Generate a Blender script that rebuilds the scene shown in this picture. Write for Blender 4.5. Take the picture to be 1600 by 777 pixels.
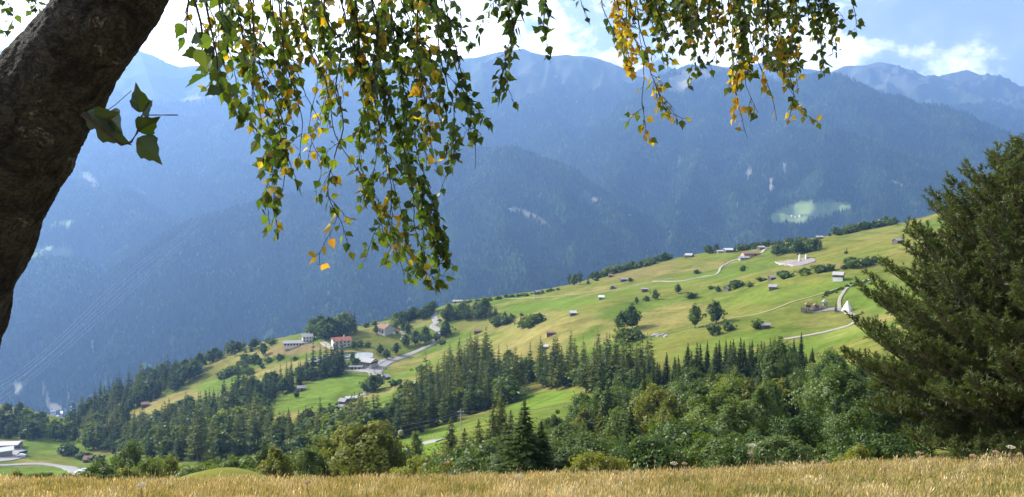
import bpy, math, random
import numpy as np
from mathutils import Vector, Matrix

for o in list(bpy.data.objects):
    bpy.data.objects.remove(o)
SC = bpy.context.scene
COL = SC.collection
rng = np.random.default_rng(7)
random.seed(7)

# ------------------------------------------------------------------ camera, sky, sun, exposure
F, PITCH = 1200.0, math.radians(2.31)          # focal length in photo pixels (1600 wide), camera tilt
cam_data = bpy.data.cameras.new("camera")
cam_data.sensor_width = 36.0
cam_data.lens = 36.0 * F / 1600.0
cam_data.clip_start, cam_data.clip_end = 0.05, 80000.0
cam = bpy.data.objects.new("camera", cam_data)
COL.objects.link(cam)
cam.location = (0, 0, 0)                        # eye at the origin, ground 1.6 m below
cam.rotation_euler = (math.radians(90) - PITCH, 0, 0)
SC.camera = cam

SUN_AZ, SUN_EL = math.radians(-66), math.radians(37)     # azimuth from the view direction, left negative
SUN_DIR = Vector((math.sin(SUN_AZ) * math.cos(SUN_EL), math.cos(SUN_AZ) * math.cos(SUN_EL), math.sin(SUN_EL)))

world = bpy.data.worlds.new("World")
SC.world = world
world.use_nodes = True
wt = world.node_tree
wt.nodes.clear()


def N(t, kind, **kw):
    n = t.nodes.new(kind)
    for k, v in kw.items():
        if k == "inp":
            for kk, vv in v.items():
                n.inputs[kk].default_value = vv
        else:
            setattr(n, k, v)
    return n


def ramp(t, stops, interp="LINEAR"):
    n = t.nodes.new("ShaderNodeValToRGB")
    n.color_ramp.interpolation = interp
    e = n.color_ramp.elements
    while len(e) < len(stops):
        e.new(0.5)
    for el, (p, c) in zip(e, stops):
        el.position = p
        el.color = (c[0], c[1], c[2], 1) if hasattr(c, "__len__") else (c, c, c, 1)
    return n


def math_node(t, op, a, b=None, c=None):
    n = N(t, "ShaderNodeMath", operation=op)
    for i, v in enumerate((a, b, c)):
        if v is None:
            continue
        if isinstance(v, (int, float)):
            n.inputs[i].default_value = v
        else:
            t.links.new(v, n.inputs[i])
    return n.outputs[0]


sky = N(wt, "ShaderNodeTexSky", sky_type="NISHITA")
sky.sun_disc = False
sky.sun_elevation = SUN_EL
sky.sun_rotation = SUN_AZ
sky.altitude = 1400
sky.air_density, sky.dust_density, sky.ozone_density = 1.0, 3.0, 1.0
bg_sky = N(wt, "ShaderNodeBackground", inp={"Strength": 0.095})
hsv = N(wt, "ShaderNodeHueSaturation", inp={"Saturation": 0.72, "Value": 1.0})
wt.links.new(sky.outputs[0], hsv.inputs["Color"])
wt.links.new(hsv.outputs[0], bg_sky.inputs[0])
# cumulus: two octaves of noise over the view direction, thicker towards the sun
tc = N(wt, "ShaderNodeTexCoord")
mp = N(wt, "ShaderNodeMapping")
mp.inputs["Scale"].default_value = (1.0, 1.0, 1.5)
mp.inputs["Location"].default_value = (2.7, 1.1, 0.2)
wt.links.new(tc.outputs["Generated"], mp.inputs[0])
nz = N(wt, "ShaderNodeTexNoise", inp={"Scale": 6.5, "Detail": 10.0, "Roughness": 0.62, "Distortion": 0.0})
wt.links.new(mp.outputs[0], nz.inputs["Vector"])
nl = N(wt, "ShaderNodeTexNoise", inp={"Scale": 13.0, "Detail": 6.0, "Roughness": 0.6})
wt.links.new(mp.outputs[0], nl.inputs["Vector"])
vs = N(wt, "ShaderNodeVectorMath", operation="DOT_PRODUCT")
vs.inputs[1].default_value = SUN_DIR
wt.links.new(tc.outputs["Generated"], vs.inputs[0])
cover = math_node(wt, "MULTIPLY_ADD", vs.outputs["Value"], 0.31, -0.035)
sxyz = N(wt, "ShaderNodeSeparateXYZ")
wt.links.new(tc.outputs["Generated"], sxyz.inputs[0])
hi = N(wt, "ShaderNodeMapRange", inp={1: 0.16, 2: 0.55, 3: 0.04, 4: -0.20})
wt.links.new(sxyz.outputs[2], hi.inputs[0])
cover = math_node(wt, "ADD", cover, hi.outputs[0])
dens = math_node(wt, "ADD", nz.outputs["Fac"], cover)
cr = ramp(wt, [(0.36, 0.04), (0.47, 0.10), (0.52, 0.50), (0.565, 0.92), (0.63, 1.0)])
wt.links.new(dens, cr.inputs[0])
cs = ramp(wt, [(0.30, (0.62, 0.66, 0.74)), (0.62, (1.0, 0.98, 0.95))])
wt.links.new(nl.outputs["Fac"], cs.inputs[0])
cst = math_node(wt, "MULTIPLY_ADD", vs.outputs["Value"], 0.9, 1.8)
bg_cl = N(wt, "ShaderNodeBackground")
wt.links.new(cs.outputs[0], bg_cl.inputs[0])
wt.links.new(cst, bg_cl.inputs[1])
mx = N(wt, "ShaderNodeMixShader")
wt.links.new(cr.outputs[0], mx.inputs[0])
wt.links.new(bg_sky.outputs[0], mx.inputs[1])
wt.links.new(bg_cl.outputs[0], mx.inputs[2])
wo = N(wt, "ShaderNodeOutputWorld")
wt.links.new(mx.outputs[0], wo.inputs[0])

sun_data = bpy.data.lights.new("sun", "SUN")
sun_data.energy = 5.0
sun_data.angle = math.radians(0.53)
sun_data.color = (1.0, 0.93, 0.82)
sun = bpy.data.objects.new("sun", sun_data)
COL.objects.link(sun)
sun.rotation_euler = SUN_DIR.to_track_quat("Z", "Y").to_euler()

SC.view_settings.view_transform = "Standard"
SC.view_settings.look = "None"
SC.view_settings.gamma = 1
SC.view_settings.use_curve_mapping = False
SC.view_settings.exposure = 0.9
SC.render.engine = "CYCLES"
SC.cycles.use_denoising = True
SC.cycles.max_bounces = 6
SC.cycles.diffuse_bounces = 3
SC.cycles.transmission_bounces = 4
SC.cycles.volume_bounces = 1
SC.cycles.transparent_max_bounces = 8

# ------------------------------------------------------------------ helpers
CP, SP = math.cos(PITCH), math.sin(PITCH)


def ray(px, py):
    """photo pixel -> (X per forward metre, Z per forward metre)"""
    v = -(np.asarray(py, float) - 388.5) / F
    h = (np.asarray(px, float) - 800.0) / F
    fwd = CP + v * SP
    return h / fwd, (v * CP - SP) / fwd


def at(px, py, D):
    a, s = ray(px, py)
    return np.array([a * D, D, s * D])


def to_px(X, Y, Z):
    """world -> photo pixel (used to lay out field patterns on the hill)"""
    depth = Y * CP - Z * SP
    up = Z * CP + Y * SP
    return 800 + F * X / depth, 388.5 - F * up / depth


def hash2(ix, iy, seed):
    h = (ix.astype(np.int64) * 374761393 + iy.astype(np.int64) * 668265263 + seed * 1442695041) & 0xFFFFFFFF
    h = ((h ^ (h >> 13)) * 1274126177) & 0xFFFFFFFF
    return ((h ^ (h >> 16)) & 0xFFFF) / 65535.0


def vnoise(x, y, seed=0):
    ix, iy = np.floor(x), np.floor(y)
    fx, fy = x - ix, y - iy
    fx = fx * fx * fx * (fx * (fx * 6 - 15) + 10)
    fy = fy * fy * fy * (fy * (fy * 6 - 15) + 10)
    a, b = hash2(ix, iy, seed), hash2(ix + 1, iy, seed)
    c, d = hash2(ix, iy + 1, seed), hash2(ix + 1, iy + 1, seed)
    return a + (b - a) * fx + (c - a) * fy + (a - b - c + d) * fx * fy


def fbm(x, y, octv=4, seed=0, gain=0.5):
    s, amp, tot = 0.0, 1.0, 0.0
    for i in range(octv):
        s = s + amp * (vnoise(x, y, seed + i * 17) * 2 - 1)
        tot += amp
        amp *= gain
        x, y = x * 2.03 + 5.1, y * 2.03 - 3.7
    return s / tot


def smooth(a, b, x):
    t = np.clip((x - a) / (b - a), 0, 1)
    return t * t * (3 - 2 * t)


def mesh_np(name, V, faces, mats, smooth_shade=False, mat_idx=None, cols=None, colname="tint"):
    """faces: list of int arrays (n,3) or (n,4)"""
    V = np.asarray(V, np.float32).reshape(-1, 3)
    if not isinstance(faces, (list, tuple)):
        faces = [faces]
    faces = [np.asarray(f, np.int32) for f in faces if len(f)]
    me = bpy.data.meshes.new(name)
    me.vertices.add(len(V))
    me.vertices.foreach_set("co", V.ravel())
    loops = np.concatenate([f.ravel() for f in faces])
    sizes = np.concatenate([np.full(len(f), f.shape[1], np.int32) for f in faces])
    starts = np.concatenate([[0], np.cumsum(sizes)[:-1]]).astype(np.int32)
    me.loops.add(len(loops))
    me.loops.foreach_set("vertex_index", loops)
    me.polygons.add(len(sizes))
    me.polygons.foreach_set("loop_start", starts)
    if mat_idx is not None:
        me.polygons.foreach_set("material_index", np.asarray(mat_idx, np.int32))
    me.polygons.foreach_set("use_smooth", np.full(len(sizes), bool(smooth_shade)))
    if cols is not None:
        at_ = me.color_attributes.new(colname, "FLOAT_COLOR", "POINT")
        c4 = np.ones((len(V), 4), np.float32)
        c4[:, :3] = cols
        at_.data.foreach_set("color", c4.ravel())
    for m in (mats if isinstance(mats, (list, tuple)) else [mats]):
        me.materials.append(m)
    me.update(calc_edges=True)
    return me


def link(name, me, parent=None, loc=None):
    o = bpy.data.objects.new(name, me)
    COL.objects.link(o)
    if parent is not None:
        o.parent = parent
    if loc is not None:
        o.location = [float(v) for v in loc]
    return o


def tag(o, label=None, cat=None, group=None, kind=None):
    for k, v in (("label", label), ("category", cat), ("group", group), ("kind", kind)):
        if v:
            o[k] = v
    return o


class MB:
    """collects boxes, tubes, polygons and turns them into one mesh"""

    def __init__(self):
        self.v, self.f, self.m = [], [], []

    def add(self, verts, faces, m=0):
        b = len(self.v)
        self.v += [tuple(map(float, p)) for p in verts]
        self.f += [tuple(i + b for i in f) for f in faces]
        self.m += [m] * len(faces)

    def box(self, c, s, m=0, rz=0.0):
        x, y, z = (q / 2 for q in s)
        ca, sa = math.cos(rz), math.sin(rz)
        P = []
        for dz in (-z, z):
            for dx, dy in ((-x, -y), (x, -y), (x, y), (-x, y)):
                P.append((c[0] + dx * ca - dy * sa, c[1] + dx * sa + dy * ca, c[2] + dz))
        self.add(P, [(0, 3, 2, 1), (4, 5, 6, 7), (0, 1, 5, 4), (1, 2, 6, 5), (2, 3, 7, 6), (3, 0, 4, 7)], m)

    def tube(self, pts, rad, n=6, m=0, cap=True):
        pts = [np.asarray(p, float) for p in pts]
        rings = []
        for i, p in enumerate(pts):
            d = pts[min(i + 1, len(pts) - 1)] - pts[max(i - 1, 0)]
            d = d / (np.linalg.norm(d) + 1e-9)
            u = np.cross(d, (0, 0, 1) if abs(d[2]) < 0.9 else (1, 0, 0))
            u /= np.linalg.norm(u)
            w = np.cross(d, u)
            r = rad[i] if hasattr(rad, "__len__") else rad
            rings.append([p + r * (math.cos(2 * math.pi * k / n) * u + math.sin(2 * math.pi * k / n) * w) for k in range(n)])
        V = [q for r in rings for q in r]
        fs = []
        for i in range(len(pts) - 1):
            for k in range(n):
                a, b = i * n + k, i * n + (k + 1) % n
                fs.append((a, b, b + n, a + n))
        if cap:
            fs.append(tuple(range(n))[::-1])
            fs.append(tuple((len(pts) - 1) * n + k for k in range(n)))
        self.add(V, fs, m)

    def mesh(self, name, mats, sm=False):
        me = bpy.data.meshes.new(name)
        me.from_pydata(self.v, [], self.f)
        for mm in (mats if isinstance(mats, (list, tuple)) else [mats]):
            me.materials.append(mm)
        me.polygons.foreach_set("material_index", np.asarray(self.m, np.int32))
        me.polygons.foreach_set("use_smooth", np.full(len(self.f), sm))
        me.update()
        return me

    def build(self, name, mats, parent=None, sm=False, loc=None):
        return link(name, self.mesh(name, mats, sm), parent, loc)


def empty(name, loc, rz=0.0):
    o = bpy.data.objects.new(name, None)
    o.empty_display_size = 0.3
    COL.objects.link(o)
    o.location = [float(v) for v in loc]
    o.rotation_euler = (0, 0, rz)
    return o


# ------------------------------------------------------------------ materials
def mat(name, color=(0.5, 0.5, 0.5), rough=0.85, attr=None, var=0.12, scale=3.0, bump=0.0, spec=0.3, metal=0.0, obj_var=0.0, stretch=None):
    """principled material, base colour broken up by procedural noise; attr takes the thing's own colour from a mesh attribute"""
    m = bpy.data.materials.new(name)
    m.use_nodes = True
    t = m.node_tree
    b = t.nodes["Principled BSDF"]
    b.inputs["Roughness"].default_value = rough
    b.inputs["Metallic"].default_value = metal
    b.inputs["Specular IOR Level"].default_value = spec
    tcx = N(t, "ShaderNodeTexCoord")
    src = tcx.outputs["Object"]
    if stretch:
        mpx = N(t, "ShaderNodeMapping")
        mpx.inputs["Scale"].default_value = stretch
        t.links.new(src, mpx.inputs[0])
        src = mpx.outputs[0]
    nz_ = N(t, "ShaderNodeTexNoise", inp={"Scale": scale, "Detail": 6.0, "Roughness": 0.6})
    t.links.new(src, nz_.inputs["Vector"])
    val = math_node(t, "MULTIPLY_ADD", nz_.outputs["Fac"], var * 3.0, 1.0 - var * 1.5)
    if obj_var:
        oi = N(t, "ShaderNodeObjectInfo")
        k = math_node(t, "MULTIPLY_ADD", oi.outputs["Random"], obj_var * 2, 1 - obj_var)
        val = math_node(t, "MULTIPLY", val, k)
    mixn = N(t, "ShaderNodeMix", data_type="RGBA", blend_type="MULTIPLY")
    mixn.inputs[0].default_value = 1.0
    if attr:
        an = N(t, "ShaderNodeAttribute", attribute_name=attr)
        t.links.new(an.outputs["Color"], mixn.inputs[6])
    else:
        mixn.inputs[6].default_value = (*color, 1)
    cb = N(t, "ShaderNodeCombineColor")
    for i in range(3):
        t.links.new(val, cb.inputs[i])
    t.links.new(cb.outputs[0], mixn.inputs[7])
    t.links.new(mixn.outputs[2], b.inputs["Base Color"])
    if bump:
        bp = N(t, "ShaderNodeBump", inp={"Strength": bump, "Distance": 0.05})
        t.links.new(nz_.outputs["Fac"], bp.inputs["Height"])
        t.links.new(bp.outputs[0], b.inputs["Normal"])
    return m


def leaf_mat(name, c0, c1, trans=0.35, attr=None, gloss=0.08, rough=0.5, seedvar=0.42, tcol=None):
    """foliage: diffuse + light shining through, hue varied per plant and per clump"""
    m = bpy.data.materials.new(name)
    m.use_nodes = True
    t = m.node_tree
    t.nodes.clear()
    out = N(t, "ShaderNodeOutputMaterial")
    if attr:
        an = N(t, "ShaderNodeAttribute", attribute_name=attr)
        colr = an.outputs["Color"]
    else:
        oi = N(t, "ShaderNodeObjectInfo")
        tcx = N(t, "ShaderNodeTexCoord")
        nz_ = N(t, "ShaderNodeTexNoise", inp={"Scale": 0.9, "Detail": 4.0})
        t.links.new(tcx.outputs["Object"], nz_.inputs["Vector"])
        k = math_node(t, "MULTIPLY_ADD", oi.outputs["Random"], seedvar * 2, 0.5 - seedvar)
        k2 = math_node(t, "MULTIPLY_ADD", nz_.outputs["Fac"], 1.4, -0.7)
        kk = math_node(t, "ADD", k, k2)
        rp = ramp(t, [(0.0, c0), (1.0, c1)])
        t.links.new(kk, rp.inputs[0])
        colr = rp.outputs[0]
    d = N(t, "ShaderNodeBsdfDiffuse")
    t.links.new(colr, d.inputs[0])
    tr = N(t, "ShaderNodeBsdfTranslucent")
    tm = N(t, "ShaderNodeMix", data_type="RGBA", blend_type="MULTIPLY")
    tm.inputs[0].default_value = 1.0
    t.links.new(colr, tm.inputs[6])
    tm.inputs[7].default_value = (*(tcol or (1.5, 1.5, 0.7)), 1)
    t.links.new(tm.outputs[2], tr.inputs[0])
    m1 = N(t, "ShaderNodeMixShader", inp={0: trans})
    t.links.new(d.outputs[0], m1.inputs[1])
    t.links.new(tr.outputs[0], m1.inputs[2])
    g = N(t, "ShaderNodeBsdfGlossy", inp={"Roughness": rough})
    g.inputs[0].default_value = (0.8, 0.85, 0.8, 1)
    m2 = N(t, "ShaderNodeMixShader", inp={0: gloss})
    t.links.new(m1.outputs[0], m2.inputs[1])
    t.links.new(g.outputs[0], m2.inputs[2])
    t.links.new(m2.outputs[0], out.inputs[0])
    return m
# ------------------------------------------------------------------ the near hill: one height function
# surveyed points of the slope: (photo column, photo row, metres ahead)
CTRL = [
    (0, 764, 22), (400, 762, 22), (800, 757, 22), (1200, 744, 22), (1600, 728, 22), (2000, 715, 22), (-400, 765, 22),
    (-300, 800, 60), (100, 796, 60), (500, 792, 60), (900, 775, 60), (1300, 745, 60), (1700, 715, 60), (2000, 690, 60),
    (-300, 810, 100), (100, 800, 100), (500, 790, 100), (800, 775, 100), (1100, 738, 95), (1400, 705, 100), (1800, 650, 100),
    (100, 800, 150), (500, 775, 150), (800, 745, 150), (1100, 700, 150), (1450, 610, 150), (1900, 540, 150),
    (100, 780, 250), (300, 763, 250), (550, 722, 260), (700, 682, 260), (880, 660, 230), (1100, 638, 250), (1350, 540, 250), (1800, 440, 250),
    (410, 722, 330), (1040, 545, 360), (1290, 525, 330), (1500, 470, 300), (720, 668, 300), (900, 612, 330),
    (300, 705, 380), (810, 614, 380), (1325, 486, 370), (1275, 485, 380), (140, 718, 480), (60, 735, 430), (15, 708, 480),
    (60, 690, 510), (100, 672, 640), (30, 645, 640), (-150, 690, 480), (-150, 650, 650), (-400, 760, 400), (-400, 660, 700),
    (545, 628, 480), (480, 602, 540), (450, 650, 430), (410, 640, 500), (600, 582, 560), (650, 610, 470), (700, 560, 560), (575, 568, 580), (530, 555, 610),
    (530, 538, 640), (605, 522, 680), (470, 540, 690), (640, 497, 730), (680, 490, 720), (227, 637, 620), (300, 612, 630), (330, 560, 740),
    (400, 562, 680), (860, 523, 470), (895, 492, 520), (940, 467, 580), (840, 461, 710), (900, 448, 730), (1000, 460, 580), (960, 560, 380),
    (1077, 403, 760), (1168, 403, 690), (1240, 412, 560), (1311, 437, 420), (1403, 380, 520), (1420, 352, 650), (1208, 452, 440), (1120, 492, 430),
    (1500, 400, 420), (1500, 330, 640), (1800, 330, 420), (1700, 290, 640), (2100, 260, 640), (960, 425, 760), (720, 472, 760), (1300, 372, 690), (1200, 385, 740), (640, 560, 620),
    (760, 540, 560), (840, 560, 450), (1180, 510, 370),
]
_c = np.array(CTRL, float)
_a, _s = ray(_c[:, 0], _c[:, 1])
_p = np.stack([_a * 2.0, np.log(_c[:, 2]) * 1.25], 1)
SIG = np.log(20.0) * 1.25


def _phi(r2):
    return 0.5 * r2 * np.log(r2 + 1e-9)


_n = len(_c)
_K = _phi(((_p[:, None] - _p[None]) ** 2).sum(-1)) + np.eye(_n) * 2e-3
_Q = np.concatenate([np.ones((_n, 1)), _p], 1)
_A = np.zeros((_n + 3, _n + 3))
_A[:_n, :_n], _A[:_n, _n:], _A[_n:, :_n] = _K, _Q, _Q.T
_W = np.linalg.solve(_A, np.concatenate([_s, np.zeros(3)]))


def tps(a, D):
    a, D = np.broadcast_arrays(np.asarray(a, float), np.asarray(D, float))
    q = np.stack([a.ravel() * 2.0, np.log(D.ravel()) * 1.25], 1)
    out = np.empty(len(q))
    for i in range(0, len(q), 40000):
        b = q[i:i + 40000]
        r2 = ((b[:, None] - _p[None]) ** 2).sum(-1)
        out[i:i + 40000] = _phi(r2) @ _W[:_n] + _W[_n] + b @ _W[_n + 1:]
    return out.reshape(a.shape)


# skyline of the spur: where it drops away into the main valley
SKY = [(-500, 640, 740), (0, 632, 700), (100, 655, 700), (150, 630, 730), (270, 582, 790), (360, 548, 790), (470, 522, 770), (560, 512, 770), (640, 494, 790), (720, 471, 800),
       (830, 459, 800), (900, 444, 800), (960, 425, 810), (1080, 400, 810), (1200, 384, 790), (1300, 370, 770), (1420, 349, 760), (1500, 325, 760), (1800, 270, 760), (2300, 240, 760)]
_k = np.array(SKY, float)
_ka, _ks = ray(_k[:, 0], _k[:, 1])


def terr(X, Y, rough=True):
    X, Y = np.broadcast_arrays(np.asarray(X, float), np.asarray(Y, float))
    D = np.maximum(Y, 8.0)
    a = np.clip(X / D, -1.15, 1.15)
    Dr = np.interp(a, _ka, _k[:, 2])
    sr = np.interp(a, _ka, _ks)
    s = tps(a, np.clip(np.minimum(D, Dr), 20, 900))
    w = smooth(-170, 0, np.minimum(D, Dr) - Dr)      # ease onto the surveyed skyline
    s = s * (1 - w) + sr * w
    z = s * np.minimum(D, Dr)
    over = np.maximum(D - Dr, 0)
    z = z - 0.62 * over * over / (over + 70) + np.minimum(0, sr) * over * 0.6
    sc = tps(a, np.full_like(a, 22.0))
    m = -(sc * 22 + 1.6) / 22
    zn = -1.6 - m * np.maximum(Y, -40) - 0.004 * X * 0
    w = smooth(19, 30, Y)
    z = zn * (1 - w) + z * w
    z = z + 1.9 * np.exp(-((X + 15.5) / 3.4) ** 2 - ((Y - 42) / 6.0) ** 2)      # small green mound beyond the crest
    if rough:
        far = smooth(30, 160, Y)
        z = z + far * (fbm(X / 90, Y / 60, 3, 3) * 1.3 + fbm(X / 22, Y / 14, 3, 9) * 0.6 + np.abs(fbm(X / 70 + Y / 160, Y / 18, 2, 19)) * 1.1)
        z = z + (1 - far) * fbm(X / 3.1, Y / 3.1, 3, 5) * 0.07
    return z


def hit(px, py, d0=60.0, d1=900.0):
    """where the line of sight through a photo pixel meets the hill"""
    a, s = ray(px, py)
    D = np.geomspace(d0, d1, 1400)
    zt = terr(a * D, D)
    m = zt >= s * D
    i = int(np.argmax(m)) if m.any() else len(D) - 1
    d = D[i]
    return np.array([a * d, d, float(terr(a * d, d))])


def ground(X, Y):
    return float(terr(X, Y))


# field colours: dry grass and mown green patches, laid out from the photograph's fields
GREEN, LUSH, DRY, BROWN, OLIVE = (np.array(c) for c in ((0.096, 0.134, 0.023), (0.110, 0.162, 0.024), (0.212, 0.176, 0.058), (0.172, 0.130, 0.058), (0.142, 0.142, 0.032)))
BLOBS = [  # column, row, half width, half height, colour, strength, tilt
    (950, 405, 110, 14, DRY, .8, -.22), (1010, 425, 60, 10, BROWN, .5, -.2), (1100, 418, 45, 6, DRY, .6, -.2), (850, 505, 90, 16, DRY, .65, -.12), (830, 540, 70, 30, DRY, .6, 0),
    (900, 515, 60, 10, LUSH, .0, 0), (870, 475, 80, 7, LUSH, .9, -.12), (1060, 440, 120, 8, LUSH, .5, -.15), (1020, 505, 90, 22, DRY, .6, -.25), (930, 480, 45, 8, OLIVE, .8, -.3),
    (1060, 530, 80, 12, OLIVE, .8, -.2), (1130, 540, 90, 14, LUSH, .5, -.2), (1250, 455, 110, 14, LUSH, .55, -.15), (1350, 455, 50, 22, LUSH, .7, 0), (1300, 500, 60, 10, DRY, .45, -.1),
    (1300, 525, 60, 12, LUSH, .6, -.2), (1260, 420, 80, 8, BROWN, .6, -.1), (1330, 385, 110, 12, OLIVE, .8, -.15), (1380, 365, 60, 8, DRY, .4, -.15), (1230, 425, 60, 8, LUSH, .3, -.1),
    (510, 610, 90, 26, LUSH, .95, -.25), (590, 635, 60, 20, LUSH, .7, -.4), (640, 590, 70, 14, LUSH, .9, -.5), (700, 575, 50, 20, OLIVE, .8, -.3), (600, 610, 60, 9, DRY, .55, -.4), (640, 600, 40, 8, DRY, .5, -.3),
    (455, 547, 60, 9, BROWN, .95, -.08), (440, 575, 60, 8, DRY, .8, -.2), (560, 520, 60, 8, DRY, .5, -.1), (590, 532, 40, 5, OLIVE, .7, 0), (650, 505, 40, 8, DRY, .6, -.3), (520, 520, 40, 8, LUSH, .4, -.2),
    (260, 632, 60, 14, DRY, .9, -.35), (340, 585, 40, 12, OLIVE, .8, -.3), (380, 560, 60, 10, DRY, .4, -.2), (330, 600, 30, 8, LUSH, .6, -.3), (760, 505, 60, 12, DRY, .45, -.1),
    (820, 465, 70, 5, LUSH, .4, -.1), (70, 700, 80, 16, LUSH, .8, 0), (60, 738, 90, 8, LUSH, .9, 0), (150, 720, 40, 6, LUSH, .7, 0), (15, 640, 40, 12, DRY, .5, 0), (650, 700, 70, 22, LUSH, 1., -.3),
    (840, 625, 60, 12, LUSH, 1., -.2), (860, 605, 40, 6, DRY, .5, 0), (430, 690, 45, 8, DRY, .6, -.1), (1140, 395, 60, 6, LUSH, .4, -.1), (950, 590, 110, 20, DRY, .3, 0),
]


def field_color(X, Y, Z):
    px, py = to_px(X, Y, Z)
    n1 = fbm(X / 60, Y / 38, 4, 31)
    n2 = fbm(X / 13, Y / 9, 4, 47)
    k = smooth(-0.45, 0.5, n1 + 0.4 * n2)[..., None]
    c = GREEN * (1 - k) + OLIVE * k
    d = smooth(0.12, 0.55, fbm(X / 85 + 7, Y / 36, 4, 71) + 0.35 * n2)[..., None]
    c = c * (1 - 0.75 * d) + DRY * 0.75 * d
    wob = fbm(X / 25, Y / 16, 3, 91)
    for bx, by, hw, hh, colr, st, tl in BLOBS:
        dx = px - bx
        dy = py - by - tl * dx
        r = np.sqrt((dx / hw) ** 2 + (dy / hh) ** 2) + 0.25 * wob + 0.12 * n2
        w = (smooth(1.12, 0.78, r) * st)[..., None] * (Y > 110)[..., None]
        c = c * (1 - w) + colr * w
    tex = 1 + 0.26 * n2 + 0.16 * fbm(X / 3.5, Y / 2.4, 3, 5)
    iso = (Z + 3.2 * fbm(X / 75, Y / 75, 3, 111)) / 6.5
    ln = np.abs(iso - np.round(iso)) * 6.5
    tex = tex * (1 - 0.30 * smooth(0.75, 0.15, ln) * smooth(-.1, .35, fbm(X / 120, Y / 90, 2, 121)) * (Y > 110))
    tex = tex * (1 + 0.10 * np.sign(np.sin(Y * .9 + X * .35 + 2 * fbm(X / 60, Y / 60, 2, 131))) * smooth(.1, .4, fbm(X / 110 + 3, Y / 90, 2, 141)) * (Y > 250))
    near = smooth(80, 30, Y)[..., None]
    c = c * (1 - near) + np.array((0.175, 0.175, 0.04)) * near
    # below the crest towards the main valley everything is wood floor
    a = X / np.maximum(Y, 8)
    wood = smooth(15, 60, Y - np.interp(a, _ka, _k[:, 2]))[..., None]
    c = c * (1 - wood) + np.array((0.03, 0.045, 0.015)) * wood
    return c * tex[..., None]


M_hill = mat("hill_meadow", attr="tint", rough=1.0, var=0.30, scale=0.32, spec=0.0)
ua = np.linspace(-0.98, 0.98, 560)
ud = np.concatenate([np.geomspace(21, 120, 90)[:-1], np.linspace(120, 860, 400)[:-1], np.geomspace(860, 2600, 60)])
UA, UD = np.meshgrid(ua, ud)
HX, HY = UA * UD, UD
HZ = terr(HX, HY)
HZ[:6] -= np.linspace(0.12, 0, 6)[:, None]


def grid_faces(nr, nc):
    i = np.arange(nr * nc).reshape(nr, nc)
    return np.stack([i[:-1, :-1], i[:-1, 1:], i[1:, 1:], i[1:, :-1]], -1).reshape(-1, 4)


hill = link("hillside", mesh_np("hillside", np.stack([HX, HY, HZ], -1), grid_faces(*HX.shape), M_hill, True, cols=field_color(HX, HY, HZ).reshape(-1, 3)))
tag(hill, kind="structure")
# the meadow at our feet
M_meadow = mat("meadow_soil", (0.26, 0.20, 0.075), rough=1.0, var=0.2, scale=1.3, spec=0.1)
gx, gy = np.meshgrid(np.linspace(-60, 60, 241), np.linspace(-25, 23.5, 98))
meadow = link("meadow_ground", mesh_np("meadow_ground", np.stack([gx, gy, terr(gx, gy)], -1), grid_faces(*gx.shape), M_meadow, True))
tag(meadow, kind="structure")

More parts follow.
